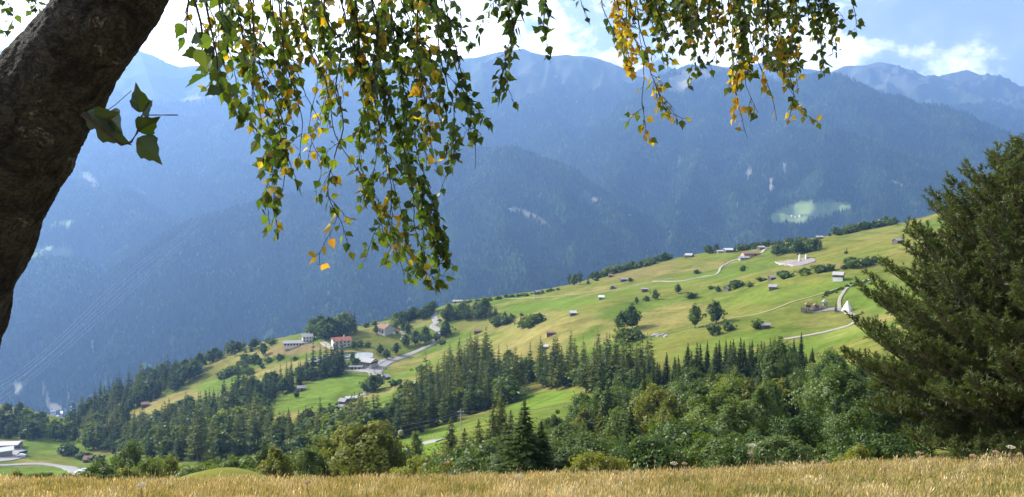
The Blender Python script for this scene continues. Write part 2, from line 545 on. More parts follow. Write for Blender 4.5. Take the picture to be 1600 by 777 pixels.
# ------------------------------------------------------------------ mountains across the valley
FLOOR = -650.0
RIDGES = [  # ([(column, row, metres)], steepness)
    ([(-700, 60, 7600), (-300, 85, 7600), (0, 78, 7500), (120, 74, 7500), (190, 76, 7500), (217, 78.5, 7500), (238, 85, 7500), (259, 97, 7500), (282, 104, 7500), (310, 102, 7500), (391, 92, 7500), (500, 98, 7500),
      (600, 97, 7500), (710, 92, 7500), (740, 90, 7500), (767, 83, 7500), (800, 78, 7500), (817, 75, 7500), (834, 82, 7500), (860, 87, 7500), (885, 85, 7500), (914, 87, 7500), (931, 90, 7500), (947, 95, 7500), (974, 106, 7600), (1010, 135, 7700), (1040, 175, 7800)], .72),
    ([(960, 140, 9400), (990, 118, 9400), (1012, 100, 9400), (1028, 92, 9400), (1040, 101, 9400), (1050, 108, 9400), (1100, 135, 9400)], .7),
    ([(1128, 104, 9000), (1160, 103, 9000), (1185, 98, 9000), (1215, 96, 9000), (1240, 104, 9000), (1300, 112, 9000)], .6),
    # right mountain and its dark shoulder
    ([(985, 215, 5400), (1010, 165, 5700), (1030, 132, 6000), (1055, 109, 6200), (1075, 100, 6300), (1101, 104, 6300), (1106, 100, 6300), (1128, 104, 6300), (1145, 110, 6300), (1200, 122, 6200), (1240, 124, 6000), (1267, 120, 5800),
      (1285, 117, 5700), (1300, 116, 5700), (1324, 120, 5600), (1341, 132, 5600), (1354, 140, 5500), (1371, 145, 5500), (1404, 150, 5400), (1424, 162, 5300), (1471, 165, 5200), (1508, 177, 5100), (1531, 190, 5100), (1558, 210, 5000), (1590, 240, 5000), (1680, 300, 4900)], .7),
    ([(1240, 150, 9800), (1300, 112, 9200), (1320, 103, 9200), (1354, 102, 9200), (1371, 97, 9200), (1381, 98, 9200), (1407, 105, 9200), (1441, 119, 9200), (1464, 119.6, 9200), (1488, 114, 9200), (1511, 109, 9200), (1531, 117, 9200),
      (1555, 125, 9200), (1575, 137, 9200), (1600, 147, 9200), (1700, 190, 9200), (1900, 240, 9200)], .5),
    ([(1480, 150, 11500), (1585, 137, 11500), (1620, 133, 11500), (1700, 140, 11500), (2100, 120, 11500)], .5),
    # ribs of the right mountain
    ([(1055, 109, 6200), (1020, 170, 5600), (985, 235, 5000), (960, 300, 4500), (945, 350, 4150)], .75),
    ([(1128, 104, 6300), (1110, 180, 5500), (1085, 260, 4700), (1060, 330, 4100), (1050, 380, 3700)], .7),
    ([(1267, 120, 5800), (1235, 200, 5000), (1215, 270, 4400), (1190, 330, 3900)], .7),
    ([(1205, 235, 4700), (1240, 208, 4750), (1267, 204, 4700), (1300, 203, 4650), (1327, 207, 4600), (1367, 220, 4500), (1394, 237, 4400), (1424, 267, 4300), (1441, 294, 4200), (1480, 340, 4000)], .6),
    ([(1424, 162, 5300), (1440, 220, 4900), (1480, 270, 4500), (1530, 320, 4100)], .65),
    # dark wooded spur in front of the gorge, and the long one the power line follows
    ([(600, 97, 7500), (660, 170, 5900), (715, 225, 4900), (767, 237, 4500), (800, 231, 4400), (834, 244, 4350), (867, 264, 4250), (917, 297, 4100), (960, 335, 3850), (1000, 375, 3600), (1060, 420, 3300)], .58),
    ([(715, 225, 4900), (600, 270, 4400), (480, 300, 4100), (390, 318, 3900), (310, 345, 3700), (250, 385, 3500), (200, 430, 3300), (150, 480, 3100), (100, 530, 2900), (60, 575, 2700), (20, 620, 2550)], .55),
    ([(480, 300, 4100), (520, 370, 3500), (560, 440, 3100), (580, 490, 2800)], .6),
    ([(767, 237, 4500), (780, 310, 3900), (800, 380, 3400), (830, 440, 3000)], .6),
    # left: ribs and wooded shoulders
    ([(217, 78, 7500), (250, 170, 6300), (330, 240, 5600), (420, 275, 5100), (470, 300, 4600)], .55),
    ([(0, 78, 7500), (60, 160, 6600), (120, 230, 5700), (180, 275, 5100), (250, 330, 4600), (290, 380, 4100)], .55),
    ([(-60, 300, 4700), (60, 290, 4700), (130, 282, 4700), (190, 300, 4500), (230, 335, 4200), (220, 390, 3800), (190, 430, 3500)], .5),
    ([(-200, 400, 3600), (-60, 385, 3600), (60, 395, 3500), (110, 430, 3300), (90, 490, 3000)], .5),
    ([(310, 102, 7500), (430, 170, 6500), (560, 215, 5700), (640, 240, 5200)], .55),
    ([(860, 87, 7500), (850, 140, 6700), (860, 190, 6000), (890, 240, 5400)], .7),
    ([(947, 95, 7500), (930, 160, 6700), (925, 230, 5900), (930, 280, 5200)], .75),
]


def mount(X, Y):
    sh = X.shape
    wx = fbm(X / 700, Y / 700, 3, 101) * 90
    wy = fbm(X / 700 + 9, Y / 700, 3, 131) * 90
    H = np.full(sh, -9e9)
    dmin = np.full(sh, 9e9)
    for pts, k in RIDGES:
        P = np.array([at(*p) for p in pts])
        for A, B in zip(P[:-1], P[1:]):
            ab = B[:2] - A[:2]
            L2 = (ab ** 2).sum()
            t0 = np.clip(((X - A[0]) * ab[0] + (Y - A[1]) * ab[1]) / L2, 0, 1)
            d0 = np.hypot(X - A[0] - t0 * ab[0], Y - A[1] - t0 * ab[1])
            wsc = np.clip(d0 / 300, 0, 1)
            Xw, Yw = X + wx * wsc, Y + wy * wsc
            t1 = np.clip(((Xw - A[0]) * ab[0] + (Yw - A[1]) * ab[1]) / L2, 0, 1)
            d = np.hypot(Xw - A[0] - t1 * ab[0], Yw - A[1] - t1 * ab[1])
            h = A[2] + t1 * (B[2] - A[2]) - k * d * (1.08 - 0.16 * np.clip(d / 2500, 0, 1))
            H = np.maximum(H, h)
            dmin = np.minimum(dmin, d0)
    am = np.clip(dmin / 260, 0, 1)
    rid = 1 - np.abs(fbm(X / 420 + 3, Y / 420, 4, 151)) * 2.2
    rid2 = fbm(X / 140, Y / 170, 4, 171)
    H = H + am * (rid * 150 - 85) + am * rid2 * 55 + fbm(X / 60, Y / 60, 3, 191) * (3 + 6 * am)
    fl = FLOOR + fbm(X / 300, Y / 300, 3, 201) * 12
    # smooth meeting with the valley floor
    t = np.clip((H - fl + 60) / 120, 0, 1)
    return np.where(H > fl + 60, H, np.where(H < fl - 60, fl, fl + t * t * 60))


def mhit(px, py, d0=2300.0, d1=9000.0):
    """where the line of sight through a photo pixel meets the far slopes"""
    a, s = ray(px, py)
    D = np.linspace(d0, d1, 900)
    zt = mount(a * D, D)
    m = zt >= s * D
    d = D[int(np.argmax(m))] if m.any() else 4000.0
    return np.array([a * d, d, float(mount(np.array([a * d]), np.array([d]))[0])])


CLEAR = [  # pale openings on the far slopes: column, row, half width, half height, tilt, kind (0 meadow, 1 dry or stony)
    (1258, 332, 50, 15, -.12, 0), (1306, 324, 26, 8, -.1, 0), (1228, 338, 26, 10, -.1, 0), (822, 333, 26, 4, .38, 1), (845, 345, 12, 4, .5, 1), (800, 328, 9, 3, .1, 1),
    (82, 394, 30, 10, .05, 0), (100, 349, 20, 5, -.1, 0), (140, 283, 14, 7, .5, 1), (134, 271, 14, 3, .4, 0), (222, 301, 7, 2.5, .3, 1), (145, 541, 4, 8, .3, 1), (176, 601, 14, 3, -.1, 0),
    (226, 572, 12, 4, .1, 0), (27, 606, 8, 9, 0, 1), (68, 606, 2.5, 12, 0, 1), (74, 625, 2.5, 14, .0, 1), (106, 612, 2, 14, 0, 1), (88, 640, 14, 9, .3, 1), (1060, 130, 20, 14, -.3, 2), (1085, 118, 26, 10, .1, 2),
    (300, 157, 26, 6, -.1, 2), (330, 150, 20, 3, -.2, 2), (705, 246, 5, 8, 0, 1), (1205, 290, 4, 14, .1, 1), (1225, 262, 3, 8, 0, 1), (1408, 288, 16, 2, .3, 1), (1395, 283, 6, 2, .3, 1), (930, 312, 7, 5, 0, 1),
    (1170, 270, 3, 8, 0, 1), (870, 120, 5, 1.5, 0, 2), (890, 155, 12, 2, .4, 2), (886, 131, 8, 2, .2, 2), (283, 349, 3, 5, .3, 1), (30, 398, 30, 9, .0, 0), (1062, 250, 4, 9, 0, 0), (640, 470, 5, 2, 0, 1),
]


def clearing(X, Y, Z):
    px, py = to_px(X, Y, Z)
    wob = fbm(X / 60, Y / 60, 3, 211)
    best, kind = np.zeros(X.shape), np.zeros(X.shape, int)
    for cx, cy, hw, hh, tl, kd in CLEAR:
        dx = px - cx
        dy = py - cy - tl * dx
        w = smooth(1.15, 0.85, np.sqrt((dx / hw) ** 2 + (dy / hh) ** 2) + 0.28 * wob)
        m = w > best
        best, kind = np.where(m, w, best), np.where(m, kd, kind)
    return best, kind


ma = np.linspace(-1.05, 1.05, 900)
md = np.concatenate([np.linspace(1500, 5200, 250)[:-1], np.linspace(5200, 12500, 240)])
MA, MD = np.meshgrid(ma, md)
MX, MY = MA * MD, MD
MZ = mount(MX, MY)
clr, ckind = clearing(MX, MY, MZ)
TREELINE = 1060 + fbm(MX / 500, MY / 500, 4, 221) * 260
alp = smooth(-60, 160, MZ - TREELINE)[..., None]
rock = smooth(0.05, 0.5, fbm(MX / 160, MY / 160, 4, 231) + (MZ - 1300) / 900)[..., None]
mc = np.array((0.022, 0.036, 0.014)) * (1 + 0.5 * fbm(MX / 90, MY / 90, 3, 241))[..., None]
alc = np.array((0.052, 0.064, 0.028)) * (1 - rock) + np.array((0.080, 0.082, 0.070)) * rock
mc = mc * (1 - alp) + alc * alp
kc = np.array([(0.17, 0.22, 0.085), (0.20, 0.18, 0.14), (0.24, 0.23, 0.16)])[ckind]
mc = mc * (1 - clr[..., None]) + kc * clr[..., None]
M_mount = mat("mountain_cover", attr="tint", rough=1.0, var=0.2, scale=0.02, spec=0.05)
mountains = link("mountains", mesh_np("mountains", np.stack([MX, MY, MZ], -1), grid_faces(*MX.shape), M_mount, True, cols=mc.reshape(-1, 3)))
tag(mountains, kind="structure")

# the wood on the far slopes: one mass of small conifers
slope_run = np.maximum.accumulate(MZ / MD, axis=0)
visible = (MZ / MD) > slope_run - 0.012
wgt = (MD * np.gradient(md)[:, None]) * visible * (clr < 0.4) * (alp[..., 0] < 0.45) * (np.abs(MA) < 0.78)
wgt = wgt / (0.35 + (MD / 5000.0) ** 1.3)
thin = smooth(-0.75, -0.1, fbm(MX / 130, MY / 130, 3, 251))
wgt = (wgt * (0.15 + thin)).ravel()
NT = 210000
ci = np.searchsorted(np.cumsum(wgt) / wgt.sum(), rng.random(NT))
ci = np.clip(ci, 0, wgt.size - 1)
tx = MX.ravel()[ci] + (rng.random(NT) - 0.5) * MD.ravel()[ci] * (ma[1] - ma[0]) * 1.1
ty = MY.ravel()[ci] + (rng.random(NT) - 0.5) * 24
fi = np.clip((tx / ty - ma[0]) / (ma[1] - ma[0]), 0, len(ma) - 1.001)
fj = np.clip(np.interp(ty, md, np.arange(len(md))), 0, len(md) - 1.001)
i0, j0 = fi.astype(int), fj.astype(int)
u, v = fi - i0, fj - j0
tz = MZ[j0, i0] * (1 - u) * (1 - v) + MZ[j0, i0 + 1] * u * (1 - v) + MZ[j0 + 1, i0] * (1 - u) * v + MZ[j0 + 1, i0 + 1] * u * v
hgt = (17 + 17 * rng.random(NT) ** 1.3) * np.clip(ty / 4200, 0.85, 1.5)
rad = hgt * (0.15 + 0.10 * rng.random(NT))
round_ = rng.random(NT) < 0.10 + 0.5 * smooth(0.0, 0.4, fbm(tx / 240, ty / 240, 3, 271))
ang = rng.random(NT)[:, None] * 6.28 + np.arange(5)[None] * 2 * np.pi / 5
V = np.zeros((NT, 11, 3), np.float32)
jit = 0.75 + 0.5 * rng.random((NT, 5))
low = np.where(round_, 0.30, 0.04)[:, None]
V[:, :5, 0] = tx[:, None] + np.cos(ang) * (rad[:, None] * jit)
V[:, :5, 1] = ty[:, None] + np.sin(ang) * (rad[:, None] * jit)
V[:, :5, 2] = tz[:, None] + hgt[:, None] * low - 1
r2 = np.where(round_, 0.95, 0.52)[:, None]
V[:, 5:10, 0] = tx[:, None] + np.cos(ang + .4) * rad[:, None] * r2
V[:, 5:10, 1] = ty[:, None] + np.sin(ang + .4) * rad[:, None] * r2
V[:, 5:10, 2] = tz[:, None] + hgt[:, None] * np.where(round_, 0.62, 0.5)[:, None]
V[:, 10, 0], V[:, 10, 1], V[:, 10, 2] = tx, ty, tz + hgt * np.where(round_, 0.85, 1.0)
base = (np.arange(NT) * 11)[:, None, None]
k5 = np.arange(5)
q = np.stack([k5, (k5 + 1) % 5, 5 + (k5 + 1) % 5, 5 + k5], -1)[None] + base
tt = np.stack([5 + k5, 5 + (k5 + 1) % 5, np.full(5, 10)], -1)[None] + base
tone = ((0.4 + 1.0 * rng.random(NT)) * (1 + 0.8 * fbm(tx / 160, ty / 160, 3, 261)))[:, None]
tcol_ = np.where(round_[:, None], np.array((0.045, 0.072, 0.020)), np.array((0.022, 0.042, 0.016))) * tone
M_ft = mat("mountain_wood", attr="tint", rough=1.0, var=0.05, scale=0.05, spec=0.05)
ft = link("mountain_forest", mesh_np("mountain_forest", V.reshape(-1, 3), [q.reshape(-1, 4), tt.reshape(-1, 3)], M_ft, False, cols=np.repeat(tcol_, 11, 0)))
tag(ft, "blue hazed conifer forest covering the mountain slopes across the valley", "forest", kind="stuff")

# ------------------------------------------------------------------ the air
zmin, zmax = float(min(MZ.min(), HZ.min(), -1000)) - 1, float(max(MZ.max(), 60)) + 60
hz = MB()
hz.box((0, 6000, (zmin + zmax) / 2), (30000, 14600, zmax - zmin))
M_haze = bpy.data.materials.new("haze_air")
M_haze.use_nodes = True
ht = M_haze.node_tree
ht.nodes.clear()
pv = N(ht, "ShaderNodeVolumePrincipled", inp={"Color": (0.33, 0.56, 1.0, 1), "Density": 1.0e-4, "Anisotropy": 0.43})
ho = N(ht, "ShaderNodeOutputMaterial")
ht.links.new(pv.outputs[0], ho.inputs["Volume"])
haze = hz.build("haze", M_haze)
tag(haze, "blue summer haze filling the valley air", "haze", kind="stuff")
# ------------------------------------------------------------------ trees: prototypes
M_bark = mat("bark", (0.085, 0.062, 0.045), rough=0.95, var=0.25, scale=5.0, bump=0.4)
M_bark_grey = mat("bark_grey", (0.15, 0.13, 0.11), rough=0.95, var=0.25, scale=5.0, bump=0.4)
M_spruce = leaf_mat("spruce_needles", (0.024, 0.044, 0.010), (0.068, 0.096, 0.019), trans=0.30, gloss=0.02)
M_larch = leaf_mat("larch_needles", (0.062, 0.082, 0.016), (0.130, 0.142, 0.030), trans=0.42, gloss=0.02)
M_leaf_dark = leaf_mat("leaves_dark", (0.042, 0.078, 0.012), (0.100, 0.142, 0.022), trans=0.45, gloss=0.03)
M_leaf_mid = leaf_mat("leaves_mid", (0.080, 0.122, 0.018), (0.150, 0.185, 0.028), trans=0.48, gloss=0.03)
M_leaf_yel = leaf_mat("leaves_yellow", (0.115, 0.135, 0.016), (0.205, 0.205, 0.026), trans=0.5, gloss=0.025)
M_leaf_sil = leaf_mat("leaves_silver", (0.050, 0.088, 0.017), (0.108, 0.148, 0.034), trans=0.42, gloss=0.035)


def unit(v):
    return v / (np.linalg.norm(v, axis=-1, keepdims=True) + 1e-9)


def cards(c, d, n, ln, wd, r=None):
    """pointed leaf-clump faces: centre c, direction d, normal n, length, width -> (V, F)"""
    d = unit(d)
    s = unit(np.cross(n, d))
    ln, wd = np.reshape(ln, (-1, 1)), np.reshape(wd, (-1, 1))
    k = len(c)
    V = np.stack([c - d * ln * .5, c + s * wd * .5 - d * ln * .08, c + d * ln * .5, c - s * wd * .5 + d * ln * .06], 1)
    F_ = np.arange(k * 4).reshape(k, 4)
    return V.reshape(-1, 3), F_


def conifer_arrays(r, H, R, levels, per, steps, droop=0.25, lift=0.1, open_=0.0, power=0.85, base=0.06, size=1.0, drop=0.0, core=0.8):
    C, Dn, Nn, Ln, Wd = [], [], [], [], []
    tubes = []
    for i in range(levels):
        f = (i + r.random() * 0.7) / levels
        z = H * (base + (0.99 - base) * f)
        L0 = R * (1 - f) ** power * (0.9 + 0.1 * math.sin(i * 2.1)) + 0.015 * H * (1 - f) + 0.1
        if f < 0.12:
            L0 *= 0.7 + 2.2 * f
        nb = max(3, int(per * (1 - 0.45 * f)))
        a0 = r.random() * 6.28
        for j in range(nb):
            if r.random() < open_:
                continue
            az = a0 + j * 6.283 / nb + r.normal(0, 0.22)
            L = L0 * (0.62 + 0.5 * r.random())
            dr = droop * (1 - 0.8 * f) + r.normal(0, 0.06)
            hd = np.array([math.cos(az), math.sin(az), 0])
            lat = np.array([-math.sin(az), math.cos(az), 0])
            if r.random() < 0.5 and f < 0.8:
                tubes.append((z, hd, L, dr))
            ns = max(2, int(steps * (0.35 + 0.65 * (1 - f))))
            for k in range(ns):
                t = (k + 0.6 + 0.4 * r.random()) / ns
                p = hd * L * t + np.array([0, 0, z - dr * L * t + lift * L * t * t])
                sp = L0 * 0.34 * (1.15 - 0.75 * t) * size + 0.10
                for side in (-1, 1, 0):
                    if side == 0 and r.random() < 0.35:
                        continue
                    dd = hd * (0.75 + 0.3 * r.random()) + lat * side * (0.9 + .3 * r.random()) + np.array([0, 0, -dr * 0.9 - drop * r.random() + lift * t - 0.15 * abs(side)])
                    dd = dd / np.linalg.norm(dd)
                    C.append(p + dd * sp * 0.42 + r.normal(0, 0.04 * sp, 3))
                    Dn.append(dd)
                    Nn.append(np.array([0, 0, 0.8]) + r.normal(0, 0.55, 3) + hd * 0.5)
                    Ln.append(sp * (1.25 + 0.6 * r.random()))
                    Wd.append(sp * (0.62 + 0.3 * r.random()))
        # twigs hanging close to the trunk
        for j in range(max(3, int(per * (1 - 0.4 * f) * core))):
            az = r.random() * 6.28
            hd = np.array([math.cos(az), math.sin(az), 0])
            q = L0 * r.uniform(0.10, 0.62)
            C.append(hd * q + np.array([0, 0, z - droop * q + r.normal(0, 0.25)]))
            Dn.append(hd * 0.7 + np.array([0, 0, -0.7 - drop]) + r.normal(0, 0.3, 3))
            Nn.append(hd + r.normal(0, 0.5, 3))
            Ln.append((L0 * 0.55 + 0.25) * (0.8 + 0.5 * r.random()) * min(size, 1.0))
            Wd.append((L0 * 0.34 + 0.15) * (0.8 + 0.5 * r.random()) * min(size, 1.0))
    # leader
    for k in range(4):
        C.append(np.array([0, 0, H * (0.965 + 0.012 * k)]))
        Dn.append(np.array([r.normal(0, .25), r.normal(0, .25), 1]))
        Nn.append(r.normal(0, 1, 3))
        Ln.append(0.05 * H)
        Wd.append(0.012 * H)
    V, Fc = cards(np.array(C), np.array(Dn), np.array(Nn), np.array(Ln), np.array(Wd))
    return V, Fc, tubes


def trunk_mb(H, r0, lean=0.0, r=None, n=7, top=0.97, tubes=()):
    mb = MB()
    k = 6
    pts = [np.array([lean * H * (i / k) ** 2 + (r.normal(0, .004) * H if 0 < i else 0), (r.normal(0, .004) * H if 0 < i else 0), H * top * i / k - (0.6 if i == 0 else 0)]) for i in range(k + 1)]
    mb.tube(pts, [r0 * (1.25 if i == 0 else 1) * (1 - i / k) ** 0.9 + 0.015 for i in range(k + 1)], n)
    for z, hd, L, dr in tubes:
        mb.tube([np.array([0, 0, z]), hd * L * .5 + np.array([0, 0, z - dr * L * .5]), hd * L * .85 + np.array([0, 0, z - dr * L * .75])], [0.02 + L * .010, .02 + L * .004, .012], 4, cap=False)
    return mb


def broad_arrays(r, H, R, blobs, per, leaf, base=0.18, squash=1.0, power=1.0, lobes=0.35):
    """crown of uneven leaf clumps round limb ends; returns cards and the limb ends"""
    zc, hz_ = H * (base + (1 - base) * 0.5), H * (1 - base) * 0.5
    ctr, rad = [], []
    ph = r.random(3) * 6.28
    while len(ctr) < blobs:
        u = r.normal(0, 1, 3)
        u /= np.linalg.norm(u)
        az = math.atan2(u[1], u[0])
        q = 1 + lobes * (0.5 * math.sin(2 * az + ph[0]) + 0.5 * math.sin(3 * az + ph[1] + 3 * u[2])) + r.normal(0, 0.08)
        t = r.random() ** 0.45 * q
        taper = 1.0 - 0.5 * max(u[2] * t, 0) ** power
        p = np.array([u[0] * R * t * taper, u[1] * R * t * taper, zc + u[2] * hz_ * min(t, 1.02) * squash])
        if p[2] < H * base * 0.5:
            continue
        ctr.append(p)
        rad.append((0.13 + 0.15 * r.random()) * R * (0.9 if u[2] < 0.5 else 0.75))
    ctr, rad = np.array(ctr), np.array(rad)
    C = np.repeat(ctr, per, 0)
    n = unit(r.normal(0, 1, C.shape) + np.array([0, 0, 0.25]))
    rr = np.repeat(rad, per)[:, None] * (0.55 + 0.55 * r.random((len(C), 1)))
    sc = np.array([1, 1, 0.95])
    P = C + n * rr * sc
    nn = unit(n + r.normal(0, 0.7, C.shape))
    dd = np.cross(nn, r.normal(0, 1, C.shape)) + np.array([0, 0, -0.35])
    s = leaf * (0.6 + 0.8 * r.random(len(C)))
    V, Fc = cards(P, dd, nn, s * 1.25, s * 0.95)
    return V, Fc, ctr[:: max(1, blobs // 9)]


def crown_arrays(r, H, R, n, leaf, base=0.1, bumps=30, peak=0.42, sharp=0.3, deep=0.52):
    """a full crown: leaf clumps bulging from an uneven ovoid, with shaded clefts between them"""
    zb = H * base
    hc = H - zb
    B = unit(r.normal(0, 1, (bumps, 3)))
    B[:, 2] = B[:, 2] * 0.9
    B = unit(B)
    bs = r.uniform(0.17, 0.36, bumps)
    bh = r.uniform(0.40, 1.22, bumps)
    ph = r.random(3) * 6.28
    d = unit(r.normal(0, 1, (n, 3)))
    dot = d @ B.T
    ang = np.arccos(np.clip(dot, -1, 1))
    val = bh * np.exp(-(ang / bs) ** 2)
    bi = val.argmax(1)
    k = 1 - deep + (deep + 0.06) * val.max(1)
    az = np.arctan2(d[:, 1], d[:, 0])
    k = k * (1 + 0.16 * np.sin(2 * az + ph[0] + 2 * d[:, 2]) + 0.10 * np.sin(3 * az + ph[1] - 3 * d[:, 2]))
    k = k * np.where(r.random(n) < 0.35, r.uniform(0.5, 1.0, n), 1 + r.normal(-0.03, 0.085, n))
    # ovoid, widest at PEAK of its height, pointed above
    zz = d[:, 2]
    up = zz > 0
    rxy = R * np.where(up, 1 - sharp * zz ** 1.5, 1.0)
    hz_ = np.where(up, hc * (1 - peak), hc * peak)
    P = np.stack([d[:, 0] * rxy * k, d[:, 1] * rxy * k, zb + hc * peak + zz * hz_ * (0.55 + 0.45 * k)], 1)
    bc = B[bi] * np.array([R, R, 1.0]) * 0.6
    bc[:, 2] = zb + hc * peak + B[bi][:, 2] * np.where(B[bi][:, 2] > 0, hc * (1 - peak), hc * peak) * 0.6
    nn = unit(unit(P - bc) + 0.4 * d + r.normal(0, 0.42, P.shape))
    dd = np.cross(nn, r.normal(0, 1, P.shape)) + np.array([0, 0, -0.3])
    s = leaf * (0.6 + 0.8 * r.random(n))
    V, Fc = cards(P, dd, nn, s * 1.3, s)
    V2, F2, _ = broad_arrays(r, H, R * 1.04, max(10, int(bumps * 1.3)), max(6, int(n * 0.30 / (bumps * 1.3))), leaf, base=max(base, 0.03), lobes=0.5)
    V, Fc = np.concatenate([V, V2]), np.concatenate([Fc, F2 + len(V)])
    en = B[:9] * np.array([R * .7, R * .7, hc * .35])
    en[:, 2] += zb + hc * peak
    return V, Fc, en


def limb_mb(H, r0, ends, r, base=0.18, lean=0.0):
    mb = trunk_mb(H, r0, lean, r, top=0.8)
    for e in ends:
        z0 = min(H * (base * 0.6 + 0.3 * r.random()), e[2] * 0.8)
        a = np.array([0, 0, z0])
        mid = (a + e) / 2 + np.array([0, 0, -0.04 * H])
        mb.tube([a, mid, e], [r0 * .5, r0 * .3, r0 * .1], 5, cap=False)
    return mb


def join_meshes(name, mb, V, Fc, mats):
    """trunk (material 0) and crown (material 1) of a far tree in one mesh"""
    tv = np.array(mb.v, np.float32)
    tf3 = [f for f in mb.f if len(f) == 3]
    tf4 = [f for f in mb.f if len(f) == 4]
    faces, idx = [], []
    if tf4:
        faces.append(np.array(tf4))
        idx += [0] * len(tf4)
    if tf3:
        faces.append(np.array(tf3))
        idx += [0] * len(tf3)
    faces.append(Fc + len(tv))
    idx += [1] * len(Fc)
    return mesh_np(name, np.concatenate([tv, V]), faces, mats, False, mat_idx=idx)


PROTO = {}       # kind -> list of (unit-height info, trunk mesh, crown mesh, whole mesh)


def add_proto(kind, H, mb, V, Fc, m_crown, m_bark=None, near=False):
    m_bark = m_bark or M_bark
    rec = {"H": H}
    if near:
        rec["trunk"] = mb.mesh("trunk", m_bark, True)
        rec["crown"] = mesh_np("crown", V, Fc, m_crown)
    else:
        rec["whole"] = join_meshes(kind, mb, V, Fc, [m_bark, m_crown])
    PROTO.setdefault(kind, []).append(rec)


for k in range(6):       # far trees, a few hundred faces each
    r = np.random.default_rng(100 + k)
    H = 18.0
    V, Fc, tb = conifer_arrays(r, H, 2.6 + 0.7 * r.random(), 17, 8, 4, 0.35, 0.1, 0.05, 0.85, size=1.2, core=1.1)
    add_proto("spruce_far", H, trunk_mb(H, 0.24, 0, r, 5), V, Fc, M_spruce)
    V, Fc, tb = conifer_arrays(r, H, 2.9 + 0.7 * r.random(), 16, 7, 4, 0.18, 0.12, 0.18, 0.60, base=0.20, size=1.05, core=0.8)
    add_proto("larch_far", H, trunk_mb(H, 0.24, 0.01, r, 5, tubes=tb[:20]), V, Fc, M_larch)
    V, Fc, en = crown_arrays(r, 11.0, 3.9 + 0.2 * k, 1150, 0.72, base=0.06, bumps=14 + 2 * k, peak=0.45, sharp=0.35)
    add_proto("broad_far", 11.0, limb_mb(11.0, 0.24, en, r), V, Fc, (M_leaf_dark, M_leaf_dark, M_leaf_mid)[k % 3])
    V, Fc, en = crown_arrays(r, 3.2, 2.4, 600, 0.5, base=-0.1, bumps=12, peak=0.5, sharp=0.2)
    add_proto("bush_far", 3.2, limb_mb(3.2, 0.07, en[:3], r), V, Fc, (M_leaf_dark, M_leaf_dark, M_leaf_mid)[k % 3])
    V, Fc, en = broad_arrays(r, 12.0, 3.3, 42, 16, 0.75, base=0.2)
    add_proto("grey_pine_far", 12.0, limb_mb(12.0, 0.22, en, r), V, Fc, M_spruce)

for k in range(5):       # nearer trees, several thousand faces
    r = np.random.default_rng(300 + k)
    H = 18.0
    V, Fc, tb = conifer_arrays(r, H, 2.9 + 0.7 * r.random(), 36, 11, 8, 0.42, 0.14, 0.06, 0.84, size=0.72, drop=0.35, core=2.2)
    add_proto("spruce_near", H, trunk_mb(H, 0.24, 0, r, 8, tubes=tb[::2]), V, Fc, M_spruce, near=True)
    V, Fc, tb = conifer_arrays(r, H, 3.3 + 0.6 * r.random(), 34, 9, 8, 0.12, 0.14, 0.2, 0.62, base=0.13, size=0.62, drop=0.5, core=1.4)
    add_proto("larch_near", H, trunk_mb(H, 0.24, 0.01, r, 8, tubes=tb), V, Fc, M_larch, M_bark_grey, near=True)
    for nm, m_ in (("dark", M_leaf_dark), ("mid", M_leaf_mid), ("yellow", M_leaf_yel)):
        V, Fc, en = crown_arrays(r, 11.0, 3.2 + 0.3 * k, 10500, 0.225, base=0.07, bumps=26 + 5 * k, peak=0.40 + 0.03 * k, sharp=0.45 - 0.05 * k)
        add_proto("broad_%s_near" % nm, 11.0, limb_mb(11.0, 0.22, en, r), V, Fc, m_, M_bark_grey, near=True)
    for nm, m_ in (("dark", M_leaf_dark), ("yellow", M_leaf_yel), ("silver", M_leaf_sil)):
        V, Fc, en = crown_arrays(r, 4.0, 2.3 + 0.15 * k, 8500, 0.14, base=-0.12, bumps=24 + 4 * k, peak=0.5, sharp=0.25, deep=0.52)
        add_proto("bush_%s_near" % nm, 4.0, limb_mb(4.0, 0.07, en, r, base=0.05), V, Fc, m_, M_bark_grey, near=True)

KINDNAME = {"spruce": ("spruce_tree", "spruce"), "larch": ("larch_tree", "larch"), "broad": ("broadleaf_tree", "tree"), "bush": ("bush", "bush"), "grey": ("pine_tree", "pine")}
tree_n = 0


def plant(kind, P, H, label, group=None, wide=1.0, seed=None):
    """one tree of its own: copies share the mesh data of a prototype"""
    global tree_n
    tree_n += 1
    r = random.Random(tree_n * 31 + 5)
    rec = r.choice(PROTO[kind])
    name, cat = KINDNAME[kind.split("_")[0]]
    s = H / rec["H"]
    w = s * wide * r.uniform(0.88, 1.12)
    if "whole" in rec:
        o = link(name, rec["whole"])
    else:
        o = empty(name, (0, 0, 0))
        t = link("trunk", rec["trunk"], o)
        c = link("crown", rec["crown"], o)
    o.location = (float(P[0]), float(P[1]), float(P[2]) - 0.15)
    o.rotation_euler = (r.gauss(0, .012), r.gauss(0, .012), r.uniform(0, 6.28))
    o.scale = (w, w, s)
    tag(o, label, cat, group)
    return o


def inside(poly, x, y):
    c = False
    n = len(poly)
    for i in range(n):
        x1, y1 = poly[i]
        x2, y2 = poly[(i + 1) % n]
        if (y1 > y) != (y2 > y) and x < (x2 - x1) * (y - y1) / (y2 - y1) + x1:
            c = not c
    return c


TAKEN = []


def free(P, gap):
    for q, g in TAKEN:
        d = math.hypot(P[0] - q[0], P[1] - q[1])
        if d < max(gap, g) * 0.5 + min(gap, g) * 0.5:
            return False
    return True


